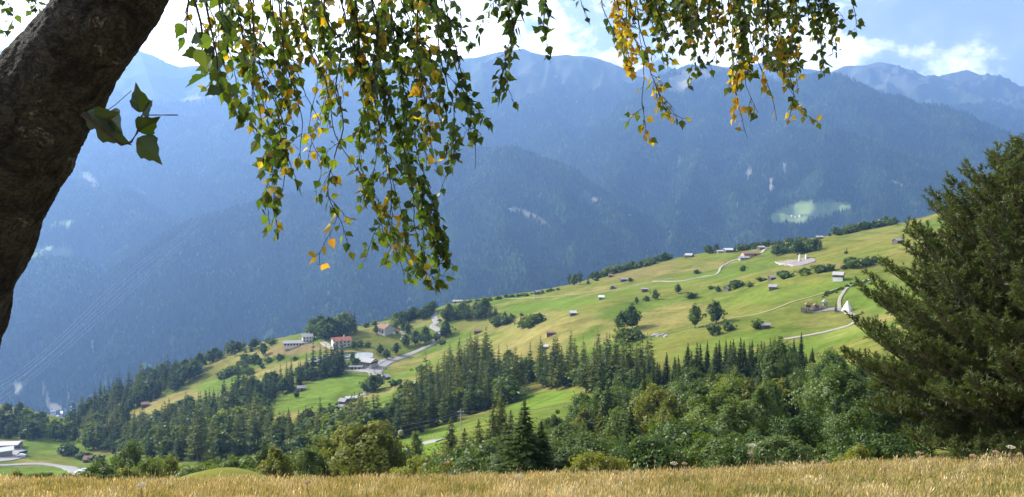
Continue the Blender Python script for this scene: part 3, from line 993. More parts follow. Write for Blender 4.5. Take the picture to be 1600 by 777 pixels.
def grove(poly, n, gap, mix, d0=200.0, seed=1, hscale=1.0):
    """trees of a wood whose feet stand inside a patch of the hill; mix = [(weight, kind, hmin, hmax, label, group)]"""
    r = random.Random(seed)
    xs, ys = [p[0] for p in poly], [p[1] for p in poly]
    cnt = tries = 0
    while cnt < n and tries < n * 14:
        tries += 1
        x, y = r.uniform(min(xs), max(xs)), r.uniform(min(ys), max(ys))
        if not inside(poly, x, y):
            continue
        P = hit(x, y, d0)
        if not free(P, gap):
            continue
        TAKEN.append((P, gap))
        u = r.random() * sum(m[0] for m in mix)
        for m in mix:
            u -= m[0]
            if u <= 0:
                break
        plant(m[1], P, r.uniform(m[2], m[3]) * hscale * r.uniform(0.8, 1.4), m[4], m[5], r.uniform(1.0, 1.75))
        cnt += 1
    return cnt


def grove_plan(x0, x1, d0, d1, n, gap, mix, seed=1, keep=None):
    """the same for ground hidden behind the meadow's edge, laid out by photo column and distance"""
    r = random.Random(seed)
    cnt = tries = 0
    while cnt < n and tries < n * 25:
        tries += 1
        x = r.uniform(x0, x1)
        D = math.sqrt(r.uniform(d0 * d0, d1 * d1))
        if keep and not keep(x, D):
            continue
        a = ray(x, 600)[0]
        P = np.array([a * D, D, ground(a * D, D)])
        if not free(P, gap):
            continue
        TAKEN.append((P, gap))
        u = r.random() * sum(m[0] for m in mix)
        for m in mix:
            u -= m[0]
            if u <= 0:
                break
        plant(m[1], P, r.uniform(m[2], m[3]), m[4], m[5], r.uniform(0.85, 1.2))
        cnt += 1
    return cnt


def by_top(kind, px, py, D, label, group=None, wide=1.0, hmax=30):
    """a tree whose top shows at a photo pixel, D metres away, foot on the ground below"""
    a, s = ray(px, py)
    z = ground(a * D, D)
    H = s * D - z
    P = np.array([a * D, D, z])
    TAKEN.append((P, 3.0))
    return plant(kind, P, max(1.0, min(H, hmax)), label, group, wide)


def by_foot(kind, px, py, hpx, label, group=None, wide=1.0, d0=200.0):
    P = hit(px, py, d0)
    TAKEN.append((P, 3.0))
    return plant(kind, P, hpx / F * P[1], label, group, wide)
# ------------------------------------------------------------------ roads, tracks, yards, pond
M_road = mat("asphalt_pale", (0.24, 0.225, 0.21), rough=0.9, var=0.12, scale=0.6)
M_track = mat("gravel_track", (0.27, 0.24, 0.18), rough=1.0, var=0.15, scale=0.8)
M_path = mat("trodden_path", (0.24, 0.21, 0.10), rough=1.0, var=0.2, scale=0.8)
M_yard = mat("yard_gravel", (0.30, 0.27, 0.25), rough=1.0, var=0.18, scale=0.5)
M_sand = mat("court_sand", (0.21, 0.18, 0.165), rough=1.0, var=0.08, scale=0.4)


def catmull(P, n=8):
    P = [np.asarray(p, float) for p in P]
    P = [2 * P[0] - P[1]] + P + [2 * P[-1] - P[-2]]
    out = []
    for i in range(1, len(P) - 2):
        for k in range(n):
            t = k / n
            a, b, c, d = P[i - 1], P[i], P[i + 1], P[i + 2]
            out.append(0.5 * ((2 * b) + (c - a) * t + (2 * a - 5 * b + 4 * c - d) * t * t + (3 * b - a - 3 * c + d) * t ** 3))
    out.append(P[-2])
    return np.array(out)


def ribbon(name, pix, width, m, lift=0.30, d0=200.0, kind="structure"):
    """a way draped on the hill, through photo positions"""
    ctr = np.array([hit(x, y, d0) for x, y in pix])[:, :2]
    c = catmull(ctr, 14)
    d = np.gradient(c, axis=0)
    nrm = np.stack([-d[:, 1], d[:, 0]], 1) / np.linalg.norm(d, axis=1, keepdims=True)
    w = np.broadcast_to(np.asarray(width, float), (len(pix),)) if not np.isscalar(width) else np.full(len(pix), width)
    ww = np.interp(np.linspace(0, 1, len(c)), np.linspace(0, 1, len(pix)), w)
    offs = np.array([-0.56, -0.5, -0.25, 0, 0.25, 0.5, 0.56])
    X = c[:, None, 0] + nrm[:, None, 0] * offs * ww[:, None]
    Y = c[:, None, 1] + nrm[:, None, 1] * offs * ww[:, None]
    Z = terr(X, Y) + lift
    Z[:, 0] -= lift * 3
    Z[:, -1] -= lift * 3
    o = link(name, mesh_np(name, np.stack([X, Y, Z], -1), grid_faces(*X.shape), m, True))
    tag(o, kind=kind)
    return o


def patch(name, pix, m, lift=0.3, flat=False, d0=200.0, n=26, thick=1.0):
    """a yard or pond: an outline on the hill filled with a fine sheet, edges running into the ground"""
    O = np.array([hit(x, y, d0) for x, y in pix])
    O = np.concatenate([catmull(np.vstack([O, O[:1]]), 6)[:-1]])
    cx = O.mean(0)
    zz = float(np.median(O[:, 2])) if flat else None
    rs = np.linspace(0, 1, 7)
    X = cx[0] + (O[None, :, 0] - cx[0]) * rs[:, None]
    Y = cx[1] + (O[None, :, 1] - cx[1]) * rs[:, None]
    Z = np.full(X.shape, zz) if flat else terr(X, Y) + lift
    X = np.vstack([X, X[-1:]]); Y = np.vstack([Y, Y[-1:]]); Z = np.vstack([Z, Z[-1:] - thick])
    k = X.shape[1]
    X = np.hstack([X, X[:, :1]]); Y = np.hstack([Y, Y[:, :1]]); Z = np.hstack([Z, Z[:, :1]])
    o = link(name, mesh_np(name, np.stack([X, Y, Z], -1), grid_faces(*X.shape), m, False))
    tag(o, kind="structure")
    return o


ribbon("valley_road", [(520, 640), (545, 628), (580, 610), (592, 592), (590, 584), (598, 572), (625, 560), (655, 548), (680, 536)], [4.5, 5, 5.5, 6, 7, 7, 6, 6, 5.5], M_road)
ribbon("valley_road", [(680, 536), (686, 518), (676, 510), (686, 502), (678, 492), (668, 483)], 5.5, M_road, 0.35)
ribbon("farm_road", [(585, 590), (580, 578), (592, 568), (610, 560)], 5, M_road, 0.42)
ribbon("farm_track", [(524, 547), (512, 540), (504, 534)], 5, M_track)
ribbon("farm_track", [(630, 532), (632, 523), (624, 519)], 5, M_track)
ribbon("gravel_track", [(500, 583), (525, 581), (550, 580), (580, 582)], 4, M_track, 0.34)
ribbon("gravel_track", [(1020, 440), (1060, 440), (1095, 434), (1121, 428), (1126, 419), (1140, 410), (1157, 405)], 2.2, M_track, 0.4)
ribbon("gravel_track", [(1190, 396), (1194, 391), (1199, 388)], 3.2, M_track, 0.45)
ribbon("trodden_path", [(790, 467), (850, 465), (900, 460), (960, 453), (1010, 444), (1050, 436)], 1.3, M_path, 0.35)
ribbon("gravel_track", [(1225, 531), (1262, 525), (1300, 517), (1331, 507), (1336, 496), (1322, 488)], 2.3, M_track)
ribbon("gravel_track", [(1312, 483), (1312, 470), (1318, 458), (1328, 448), (1350, 440), (1368, 435)], 1.7, M_track, 0.34)
ribbon("trodden_path", [(1130, 500), (1165, 494), (1200, 487), (1235, 474), (1270, 464), (1310, 452)], 1.3, M_path)
ribbon("trodden_path", [(1030, 525), (1080, 512), (1130, 500)], 0.9, M_path)
ribbon("village_road", [(-60, 727), (0, 728), (40, 726), (80, 727), (110, 733), (133, 741)], [6, 6, 6, 6, 7, 9], M_road)
ribbon("lower_road", [(600, 718), (622, 708), (645, 700), (670, 692), (690, 688)], 4, M_road, d0=150)
patch("gravel_yard", [(-40, 690), (-10, 690), (20, 691), (34, 695), (34, 701), (42, 708), (36, 716), (10, 721), (-40, 722)], M_yard, 0.4)
patch("farm_yard", [(552, 579), (562, 576), (576, 575), (584, 578), (578, 582), (562, 582)], M_yard, 0.4)
patch("sand_court", [(1211, 410), (1240, 416), (1266, 412), (1274, 408), (1262, 404), (1236, 407)], M_sand, 0.5)
patch("playground_sand", [(1257, 487), (1275, 489), (1300, 486), (1316, 488), (1322, 484), (1300, 481), (1270, 483)], M_sand, 0.35)
M_water = bpy.data.materials.new("pond_water")
M_water.use_nodes = True
_b = M_water.node_tree.nodes["Principled BSDF"]
_b.inputs["Base Color"].default_value = (0.035, 0.055, 0.025, 1)
_b.inputs["Roughness"].default_value = 0.08
_wn = N(M_water.node_tree, "ShaderNodeTexNoise", inp={"Scale": 1.5, "Detail": 3.0})
_wb = N(M_water.node_tree, "ShaderNodeBump", inp={"Strength": 0.08, "Distance": 0.05})
M_water.node_tree.links.new(_wn.outputs["Fac"], _wb.inputs["Height"])
M_water.node_tree.links.new(_wb.outputs[0], _b.inputs["Normal"])
patch("pond_water", [(478, 562), (505, 558), (530, 552), (556, 551), (566, 555), (556, 561), (530, 565), (500, 566)], M_water, 0.25)
M_pale = mat("pond_pale_patch", (0.26, 0.28, 0.27), rough=0.35, var=0.2, scale=0.5, spec=0.5)
patch("pond_pale_patch", [(552, 556), (562, 552), (580, 552), (583, 557), (572, 562), (558, 563)], M_pale, 0.32)  # pale, fairly smooth patch over the right end of the pond

# ------------------------------------------------------------------ buildings
M_dwood = mat("weathered_wood", (0.10, 0.075, 0.055), var=0.25, scale=3, stretch=(1, 1, 0.2))
M_gwood = mat("grey_wood", (0.20, 0.17, 0.14), var=0.25, scale=3, stretch=(1, 1, 0.2))
M_pwood = mat("planed_wood", (0.40, 0.27, 0.18), var=0.2, scale=3, stretch=(1, 1, 0.2))
M_white = mat("white_render", (0.62, 0.59, 0.55), var=0.05, scale=1.0)
M_cream = mat("cream_render", (0.62, 0.56, 0.47), var=0.06, scale=1.0)
M_glass = mat("window_glass", (0.03, 0.035, 0.04), rough=0.1, var=0.02, spec=0.6)
M_door = mat("door_brown", (0.09, 0.05, 0.03), var=0.15)
M_tile_red = mat("roof_red", (0.27, 0.10, 0.065), var=0.15, scale=2.0)
M_tile_brown = mat("roof_brown", (0.23, 0.13, 0.09), var=0.15, scale=2.0)
M_tile_grey = mat("roof_grey", (0.27, 0.26, 0.27), var=0.12, scale=2.0)
M_tile_pale = mat("roof_pale", (0.34, 0.325, 0.31), var=0.1, scale=2.0)
M_tin = mat("roof_tin", (0.50, 0.50, 0.50), rough=0.5, var=0.06, scale=1.0, spec=0.5)
M_tin_rose = mat("roof_rose_tin", (0.42, 0.33, 0.33), rough=0.5, var=0.06, scale=1.0, spec=0.5)
M_stone = mat("grey_stone", (0.30, 0.28, 0.26), var=0.25, scale=2.0)


def gable_body(mb, w, d, h, rise, sink=2.5, m=0):
    """walls with gable ends; ridge along x"""
    x, y = w / 2, d / 2
    mb.add([(-x, -y, -sink), (x, -y, -sink), (x, y, -sink), (-x, y, -sink), (-x, -y, h), (x, -y, h), (x, y, h), (-x, y, h), (-x, 0, h + rise), (x, 0, h + rise)],
           [(0, 1, 5, 4), (2, 3, 7, 6), (1, 2, 6, 9, 5), (3, 0, 4, 8, 7), (4, 5, 9, 8), (6, 7, 8, 9)], m)


def gable_roof(mb, w, d, h, rise, over=0.5, th=0.18, m=0):
    x = w / 2 + over
    sl = rise / (d / 2)
    ye = d / 2 + over
    ze = h - sl * over
    up = 0.02
    for sg in (-1, 1):
        A = [(-x, sg * ye, ze + up), (x, sg * ye, ze + up), (x, 0, h + rise + up), (-x, 0, h + rise + up)]
        B = [(p[0], p[1], p[2] + th) for p in A]
        mb.add(A + B, [(0, 3, 2, 1), (4, 5, 6, 7), (0, 1, 5, 4), (1, 2, 6, 5), (2, 3, 7, 6), (3, 0, 4, 7)], m)


def house(name, cat, label, px, py, w, d, h, rise, rz, walls, roof, win=(), door=None, base=None, chimney=False, balcony=False, group=None, d0=200.0, sink=2.5, loc=None, upper=None):
    P = hit(px, py, d0) if loc is None else loc
    o = empty(name, P, rz)
    tag(o, label, cat, group)
    mb = MB()
    gable_body(mb, w, d, h, rise, sink)
    wl = mb.build("wall", walls, o)
    if base:
        b = MB()
        b.box((0, 0, (1.1 - sink) / 2), (w + 0.12, d + 0.12, 1.1 + sink))
        b.build("base", base, o)
    if upper:
        b = MB()
        b.box((0, -d / 2 - 0.04, h * 0.76), (w + 0.1, 0.08, h * 0.46))
        b.box((w / 2 + 0.04, 0, h * 0.76), (0.08, d + 0.1, h * 0.46))
        b.build("timber_upper_wall", upper, o)
    rb = MB()
    gable_roof(rb, w, d, h, rise, 0.45 if w < 7 else 0.9, 0.15 if w < 7 else 0.25)
    ro = rb.build("roof", roof, o)
    if chimney:
        c = MB()
        c.box((w * .2, d * .12, h + rise + 0.3), (0.7, 0.7, 1.8))
        c.box((w * .2, d * .12, h + rise + 1.25), (0.9, 0.9, 0.12))
        c.build("chimney", M_white, ro)
    for side, u, z, ww, wh in win:
        f = MB()
        g = MB()
        if side in ("f", "b"):
            sg = -1 if side == "f" else 1
            y = sg * (d / 2 + (0.08 if upper and side == "f" else 0))
            f.box((u * w, y + sg * 0.03, z), (ww + 0.2, 0.06, wh + 0.2))
            g.box((u * w, y + sg * 0.065, z), (ww, 0.02, wh))
        else:
            sg = 1 if side == "r" else -1
            x = sg * (w / 2 + (0.08 if upper and side == "r" else 0))
            f.box((x + sg * 0.03, u * d, z), (0.06, ww + 0.2, wh + 0.2))
            g.box((x + sg * 0.065, u * d, z), (0.02, ww, wh))
        fo = f.build("window", M_cream if walls is not M_white else M_door, o)
        g.build("pane", M_glass, fo)
    if door:
        side, u, ww, wh = door
        b = MB()
        if side == "f":
            b.box((u * w, -d / 2 - 0.04, wh / 2), (ww, 0.08, wh))
        else:
            b.box((w / 2 + 0.04, u * d, wh / 2), (0.08, ww, wh))
        b.build("door", M_door, o)
    if balcony:
        b = MB()
        b.box((0, -d / 2 - 0.65, h * 0.5), (w * 0.96, 1.2, 0.14))
        b.box((0, -d / 2 - 1.2, h * 0.5 + 0.55), (w * 0.96, 0.06, 0.8))
        for q in (-.45, 0, .45):
            b.box((q * w, -d / 2 - 1.15, h * 0.5 + 0.9), (0.12, 0.12, 2.0))
        b.build("balcony", M_dwood, o)
    return o


R_ = math.radians
HOUSES = [
    dict(name="chalet", cat="house", label="white walled chalet under a long red tiled roof with a dark timber gable", px=533, py=541, w=15, d=11, h=5.4, rise=2.4, rz=R_(28), walls=M_white, roof=M_tile_red,
         win=[("f", u, z, 1.1, 1.2) for u in (-.34, -.12, .12, .34) for z in (1.5, 4.0)], door=("f", 0.0, 1.1, 2.1), chimney=True),
    dict(name="chalet", cat="house", label="white chalet with brown gable roof and dark carport at its right", px=601, py=521, w=12, d=11, h=5.6, rise=2.6, rz=R_(-38), walls=M_white, roof=M_tile_brown,
         win=[("f", u, z, 1.1, 1.2) for u in (-.3, 0, .3) for z in (1.6, 4.2)] + [("l", u, z, 1.1, 1.2) for u in (-.25, .25) for z in (1.6, 4.2)], door=("f", .2, 1.1, 2.1), chimney=True, balcony=True),
    dict(name="carport", cat="carport", label="low dark carport with white gable right of the brown roofed chalet", px=617, py=521, w=7, d=6, h=2.8, rise=1.4, rz=R_(60), walls=M_white, roof=M_tile_brown, door=("f", 0, 2.6, 2.2)),
    dict(name="inn", cat="house", label="dark timber inn with pale stepped roof beside the pond", px=577, py=571, w=15, d=13, h=5.2, rise=3.0, rz=R_(-30), walls=M_cream, roof=M_tile_pale, upper=M_dwood,
         win=[("f", u, z, 1.2, 1.2) for u in (-.36, -.12, .12, .36) for z in (1.4, 4.0)] + [("r", u, 1.4, 1.1, 1.2) for u in (-.2, .2)], door=("f", .24, 1.2, 2.1), balcony=True, chimney=True),
    dict(name="garage", cat="garage", label="row of dark open bays with flat roof in front of the inn", px=557, py=577, w=11, d=5, h=2.6, rise=0.6, rz=R_(-8), walls=M_white, roof=M_tile_pale, win=[("f", u, 1.1, 2.2, 1.8) for u in (-.33, 0, .33)]),
    dict(name="guesthouse", cat="house", label="long guesthouse with grey roof and glazed terrace on the dry knoll", px=463, py=540, w=26, d=10, h=3.4, rise=1.8, rz=R_(10), walls=M_cream, roof=M_tile_grey,
         win=[("f", -.42 + .12 * k, 1.8, 2.0, 1.8) for k in range(8)], door=("f", .46, 1.2, 2.1)),
    dict(name="guesthouse_tower", cat="house", label="taller white annex with grey gable roof behind the long guesthouse", px=480, py=534, w=11, d=10, h=6.6, rise=2.4, rz=R_(20), walls=M_white, roof=M_tile_grey,
         win=[("f", u, z, 1.2, 1.3) for u in (-.3, 0, .3) for z in (2.0, 4.8)], chimney=True),
    dict(name="shed", cat="shed", label="small white shed with bright roof at the end of the spruce belt", px=530, py=581, w=5, d=4, h=2.4, rise=1.0, rz=R_(12), walls=M_dwood, roof=M_tin, door=("f", 0, 1.4, 1.9)),
    dict(name="barn", cat="barn", label="grey wooden barn in the mown field beside a round tree", px=471, py=611, w=7, d=5.5, h=3.4, rise=1.6, rz=R_(15), walls=M_gwood, roof=M_tile_grey, door=("f", .1, 1.8, 2.4)),
    dict(name="barn", cat="barn", label="dark hay barn by the road, next to a pale roofed shed", px=537, py=632, w=6, d=6, h=3.2, rise=1.8, rz=R_(-25), walls=M_dwood, roof=M_tile_grey, door=("f", 0, 2.0, 2.4)),
    dict(name="shed", cat="shed", label="long shed with pale tin roof by the road below the hedge", px=549, py=627, w=9, d=5, h=3.0, rise=1.2, rz=R_(22), walls=M_gwood, roof=M_tin, door=("f", -.2, 2.4, 2.2)),
    dict(name="shed", cat="shed", label="small shed with steep white roof where the road bends", px=603, py=592, w=5, d=5, h=2.2, rise=1.8, rz=R_(62), walls=M_dwood, roof=M_tin),
    dict(name="hay_hut", cat="hut", label="red brown hut among the shrubs above the larch wood", px=746, py=521, w=7, d=5, h=3.0, rise=1.5, rz=R_(5), walls=M_door, roof=M_tile_brown, door=("f", .1, 1.4, 2)),
    dict(name="hay_hut", cat="hut", label="brown hut half hidden behind the highest larch tops", px=746, py=547, w=6, d=5, h=3.0, rise=1.5, rz=R_(0), walls=M_pwood, roof=M_tile_brown, door=("f", .1, 1.4, 2)),
    dict(name="barn", cat="barn", label="pinkish plank barn with rose tin roof in the clearing of the wood", px=810, py=620, w=6.2, d=5.5, h=3.0, rise=1.2, rz=R_(3), walls=M_pwood, roof=M_tin_rose, door=("r", .0, 1.4, 2), d0=250),
    dict(name="hay_hut", cat="hut", label="hay hut with bright white roof, lowest on the open slope", px=895, py=493, w=5.4, d=4.5, h=2.6, rise=1.4, rz=R_(10), walls=M_dwood, roof=M_tin, door=("f", .1, 1.3, 1.9)),
    dict(name="hay_hut", cat="hut", label="hay hut with white roof standing alone in the green meadow", px=940, py=468, w=5.2, d=4.5, h=2.5, rise=1.4, rz=R_(-14), walls=M_gwood, roof=M_tin, door=("f", -.1, 1.3, 1.9)),
    dict(name="hay_hut", cat="hut", label="dark flat roofed hut left of two small round trees", px=1007, py=456, w=6, d=4, h=2.8, rise=0.8, rz=R_(5), walls=M_dwood, roof=M_tile_grey, door=("f", .1, 1.4, 1.9)),
    dict(name="hay_hut", cat="hut", label="dark hut with pale gable beside the narrow trodden path", px=958, py=452, w=6, d=5, h=2.4, rise=1.8, rz=R_(70), walls=M_dwood, roof=M_tile_pale),
    dict(name="hay_hut", cat="hut", label="dark hut with a shrub at its right end", px=974, py=440, w=7.5, d=5, h=2.8, rise=1.3, rz=R_(12), walls=M_dwood, roof=M_tile_grey, door=("f", -.1, 1.4, 1.9)),
    dict(name="hay_hut", cat="hut", label="tiny brown hut high on the dry slope", px=954, py=433, w=5, d=4, h=2.3, rise=1.2, rz=R_(0), walls=M_dwood, roof=M_tile_brown, door=("f", .1, 1.3, 1.8)),
    dict(name="hay_hut", cat="hut", label="hut with white gable right under the dark hedge on the ridge", px=988, py=419, w=6, d=6, h=2.6, rise=2.0, rz=R_(-60), walls=M_dwood, roof=M_tile_pale),
    dict(name="barn", cat="barn", label="barn with pale grey roof alone near the ridge line", px=1077, py=402, w=9, d=7, h=2.6, rise=2.0, rz=R_(-35), walls=M_dwood, roof=M_tile_pale),
    dict(name="barn", cat="barn", label="long barn with bright tin roof on the ridge among spruces", px=1140, py=394, w=15, d=8, h=3.6, rise=2.0, rz=R_(6), walls=M_dwood, roof=M_tin, door=("f", .0, 3, 3)),
    dict(name="shed", cat="shed", label="low pale roofed lean-to shed left of the bright ridge barn", px=1127, py=395, w=10, d=6, h=2.0, rise=1.0, rz=R_(6), walls=M_gwood, roof=M_tile_pale),
    dict(name="farmhouse", cat="house", label="large farm with long violet brown roof beside the gravel track", px=1171, py=401, w=22, d=12, h=4.6, rise=2.4, rz=R_(8), walls=M_pwood, roof=M_tile_brown,
         win=[("f", u, 2.4, 1.3, 1.5) for u in (-.38, -.24, -.1, .05)], door=("f", .3, 3, 3)),
    dict(name="farm_annex", cat="house", label="small grey annex in front of the violet roofed farm", px=1162, py=406, w=12, d=7, h=3.0, rise=1.4, rz=R_(5), walls=M_stone, roof=M_tile_grey, win=[("f", u, 1.6, 1.0, 1.0) for u in (-.25, .25)]),
    dict(name="farmhouse", cat="house", label="farmhouse with rose roof on the ridge beyond the gravel track", px=1189, py=390, w=10, d=8, h=3.4, rise=2.0, rz=R_(20), walls=M_dwood, roof=M_tin_rose, win=[("f", u, 1.8, 1.0, 1.1) for u in (-.25, .25)]),
    dict(name="hay_hut", cat="hut", label="brown hut beside a round shrub in the dry field above the larches", px=860, py=524, w=6, d=4, h=2.4, rise=1.0, rz=R_(0), walls=M_dwood, roof=M_tile_brown, door=("f", .1, 1.4, 1.8)),
    dict(name="hay_hut", cat="hut", label="small hut with white roof showing between the larch tops", px=851, py=546, w=4.6, d=4, h=2.4, rise=1.2, rz=R_(0), walls=M_dwood, roof=M_tin),
    dict(name="hay_hut", cat="hut", label="tiny hut at the lower end of the ridge meadow", px=840, py=459, w=6.5, d=5, h=2.4, rise=1.6, rz=R_(30), walls=M_dwood, roof=M_tile_grey),
    dict(name="shed", cat="shed", label="low shed with pale roof just showing over the ridge", px=715, py=473, w=13, d=6, h=2.4, rise=1.2, rz=R_(4), walls=M_gwood, roof=M_tile_pale),
    dict(name="hay_hut", cat="hut", label="grey hut at the left end of a row of shrubs", px=1136, py=455, w=5, d=4.5, h=2.8, rise=1.4, rz=R_(50), walls=M_gwood, roof=M_tile_grey),
    dict(name="barn", cat="barn", label="two tone hay barn with dark loft, white plinth and pale roof", px=1310, py=438, w=6.6, d=6, h=4.0, rise=1.8, rz=R_(-32), walls=M_white, roof=M_tile_pale, upper=M_dwood, win=[("r", 0, 1.0, 3.2, 1.8)]),
    dict(name="hay_hut", cat="hut", label="dark hut with grey roof in the middle of the right hand meadow", px=1208, py=453, w=5.4, d=4.6, h=2.6, rise=1.4, rz=R_(-28), walls=M_dwood, roof=M_tile_grey, door=("f", .1, 1.4, 1.9)),
    dict(name="hay_hut", cat="hut", label="little dark hut at the end of a low shrub row", px=1206, py=438, w=5, d=4, h=2.6, rise=1.2, rz=R_(20), walls=M_dwood, roof=M_tile_grey),
    dict(name="hay_hut", cat="hut", label="dark hut tucked behind a round bush above the spruce tops", px=1195, py=513, w=5, d=4, h=2.2, rise=1.0, rz=R_(10), walls=M_dwood, roof=M_tile_grey),
    dict(name="barn", cat="barn", label="grey roofed barn at the edge of the big pine's crown", px=1403, py=381, w=7.5, d=6, h=3.0, rise=1.6, rz=R_(20), walls=M_dwood, roof=M_tile_grey),
    dict(name="hay_hut", cat="hut", label="small pale roofed hut right of the tree row near the ridge", px=1280, py=374, w=8, d=5, h=2.6, rise=1.4, rz=R_(8), walls=M_dwood, roof=M_tile_pale),
    dict(name="hay_hut", cat="hut", label="dark hut where the yellow slope meets the wood", px=227, py=636, w=7, d=6, h=3.4, rise=1.8, rz=R_(20), walls=M_dwood, roof=M_tile_brown, door=("f", .1, 1.4, 1.9)),
    dict(name="hay_hut", cat="hut", label="brown hut near the ridge among dark trees", px=327, py=560, w=7, d=6, h=2.8, rise=1.6, rz=R_(20), walls=M_dwood, roof=M_tile_brown),
    dict(name="hay_hut", cat="hut", label="old brown barn under shrubs at the end of the valley lawn", px=140, py=722, w=7.5, d=6, h=3.0, rise=2.0, rz=R_(5), walls=M_dwood, roof=M_tile_brown),
    dict(name="shed", cat="shed", label="bright tin roofed shed between dark pines in the lower wood", px=371, py=691, w=6, d=4, h=2.4, rise=0.8, rz=R_(10), walls=M_gwood, roof=M_tin, d0=300),
    dict(name="workshop", cat="workshop", label="low workshop with white roof at the edge of the gravel yard", px=4, py=712, w=11, d=8, h=4.0, rise=1.4, rz=R_(35), walls=M_stone, roof=M_tin, win=[("r", u, 1.6, 1.6, 1.4) for u in (-.25, .25)]),
    dict(name="warehouse", cat="warehouse", label="flat pale warehouse roof behind the white roofed workshop", px=13, py=699, w=15, d=9, h=2.6, rise=0.8, rz=R_(10), walls=M_stone, roof=M_tin_rose),
]
SIZE = {"chalet": 0.95, "guesthouse": 0.8, "guesthouse_tower": 0.75, "inn": 0.64, "garage": 0.8, "farmhouse": 0.6, "farm_annex": 0.65, "workshop": 0.9, "warehouse": 0.9}
for h in HOUSES:
    f = SIZE.get(h["name"], 0.62 if h["w"] >= 13 else 0.75)
    for q in ("w", "d", "h", "rise"):
        h[q] *= f
    if "win" in h:
        h["win"] = [(a, b, c * f, d * max(f, .75), e * max(f, .75)) for a, b, c, d, e in h["win"]]
    if "door" in h:
        h["door"] = h["door"][:2] + (h["door"][2] * max(f, .75), min(h["door"][3], h["h"] * .85))
    P = hit(h["px"], h["py"], h.get("d0", 200.0))
    TAKEN.append((P, h["w"] * 1.0))
    house(**h)

# white tipi with poles
P = hit(1324, 486)
tp = tag(empty("tipi_tent", P, 0.2), "white canvas tipi with crossed poles beside the playground fort", "tent")
TAKEN.append((P, 8))
mb = MB()
n = 10
ringb = [(2.9 * math.cos(2 * math.pi * k / n), 2.9 * math.sin(2 * math.pi * k / n), -0.1) for k in range(n)]
ringt = [(0.16 * math.cos(2 * math.pi * k / n), 0.16 * math.sin(2 * math.pi * k / n), 5.0) for k in range(n)]
mb.add(ringb + ringt, [(k, (k + 1) % n, n + (k + 1) % n, n + k) for k in range(n)])
mb.build("canvas", M_white, tp)
mb = MB()
for k in range(6):
    an = k * math.pi / 3
    mb.tube([(0.3 * math.cos(an), 0.3 * math.sin(an), 4.6), (-0.35 * math.cos(an), -0.35 * math.sin(an), 5.9)], 0.05, 5)
mb.build("pole", M_dwood, tp)
mb = MB()
mb.add([(0.35, -2.72, 0.1), (0.75, -2.62, 0.1), (0.5, -1.95, 1.6)], [(0, 1, 2)])
mb.add([(0.35, -2.80, 0.1), (0.75, -2.70, 0.1), (0.5, -2.03, 1.6)], [(0, 2, 1)])
mb.build("door_flap", M_dwood, tp)

# wooden playground fort
P = hit(1275, 485)
TAKEN.append((P, 12))
ft_ = tag(empty("playground_fort", P, 0.05), "dark timber playground fort with towers, slide and palisade on the sand patch", "playground")
mb = MB()
for k in range(26):
    x = -6.5 + k * 0.5
    mb.tube([(x, -2.2, -1.0), (x, -2.2, 1.0 + 0.25 * ((k * 7) % 3))], 0.16, 6)
for k in range(9):
    mb.tube([(-6.7, -2.0 + k * .5, -1.0), (-6.7, -2.0 + k * .5, 1.3)], 0.16, 6)
mb.build("palisade", M_dwood, ft_)
for x, y, hh, mw in ((-4.3, 0.2, 2.9, M_dwood), (0.2, 0.6, 2.5, M_dwood), (4.6, 0.4, 4.2, M_gwood)):
    b = MB()
    for sx in (-.9, .9):
        for sy in (-.9, .9):
            b.box((x + sx, y + sy, hh / 2 - .5), (0.22, 0.22, hh + 1))
    b.box((x, y, hh * .55), (2.1, 2.1, 0.16))
    for sx, sy, lx, ly in ((-.95, 0, .1, 2), (.95, 0, .1, 2), (0, -.95, 1.8, .1), (0, .95, 1.8, .1)):
        b.box((x + sx, y + sy, hh * .55 + .55), (lx, ly, 0.75))
    tw = b.build("tower", mw, ft_)
    b = MB()
    b.add([(x - 1.3, y - 1.3, hh), (x + 1.3, y - 1.3, hh), (x + 1.3, y + 1.3, hh), (x - 1.3, y + 1.3, hh), (x, y, hh + 1.5)], [(0, 1, 4), (1, 2, 4), (2, 3, 4), (3, 0, 4), (3, 2, 1, 0)])
    b.build("tower_roof", M_tile_brown if x < 3 else M_tile_grey, tw)
b = MB()
b.box((-2.1, 0.4, 1.5), (3.0, 1.4, 0.16))
b.box((2.4, 0.5, 1.6), (2.9, 1.2, 0.16))
for q in range(7):
    b.box((-3.4 + q * .45, -.25, 2.0), (0.1, 0.1, 0.9))
    b.box((1.1 + q * .45, -.05, 2.1), (0.1, 0.1, 0.9))
b.build("bridge", M_gwood, ft_)
b = MB()
b.add([(-1.3, -.4, 1.5), (-.7, -.4, 1.5), (-.7, -2.0, .1), (-1.3, -2.0, .1), (-1.3, -.4, 1.42), (-.7, -.4, 1.42), (-.7, -2.0, .02), (-1.3, -2.0, .02)], [(0, 3, 2, 1), (4, 5, 6, 7), (0, 1, 5, 4), (1, 2, 6, 5), (2, 3, 7, 6), (3, 0, 4, 7)])
b.build("slide", mat("slide_violet", (0.20, 0.10, 0.30), rough=0.4, var=0.04), ft_)


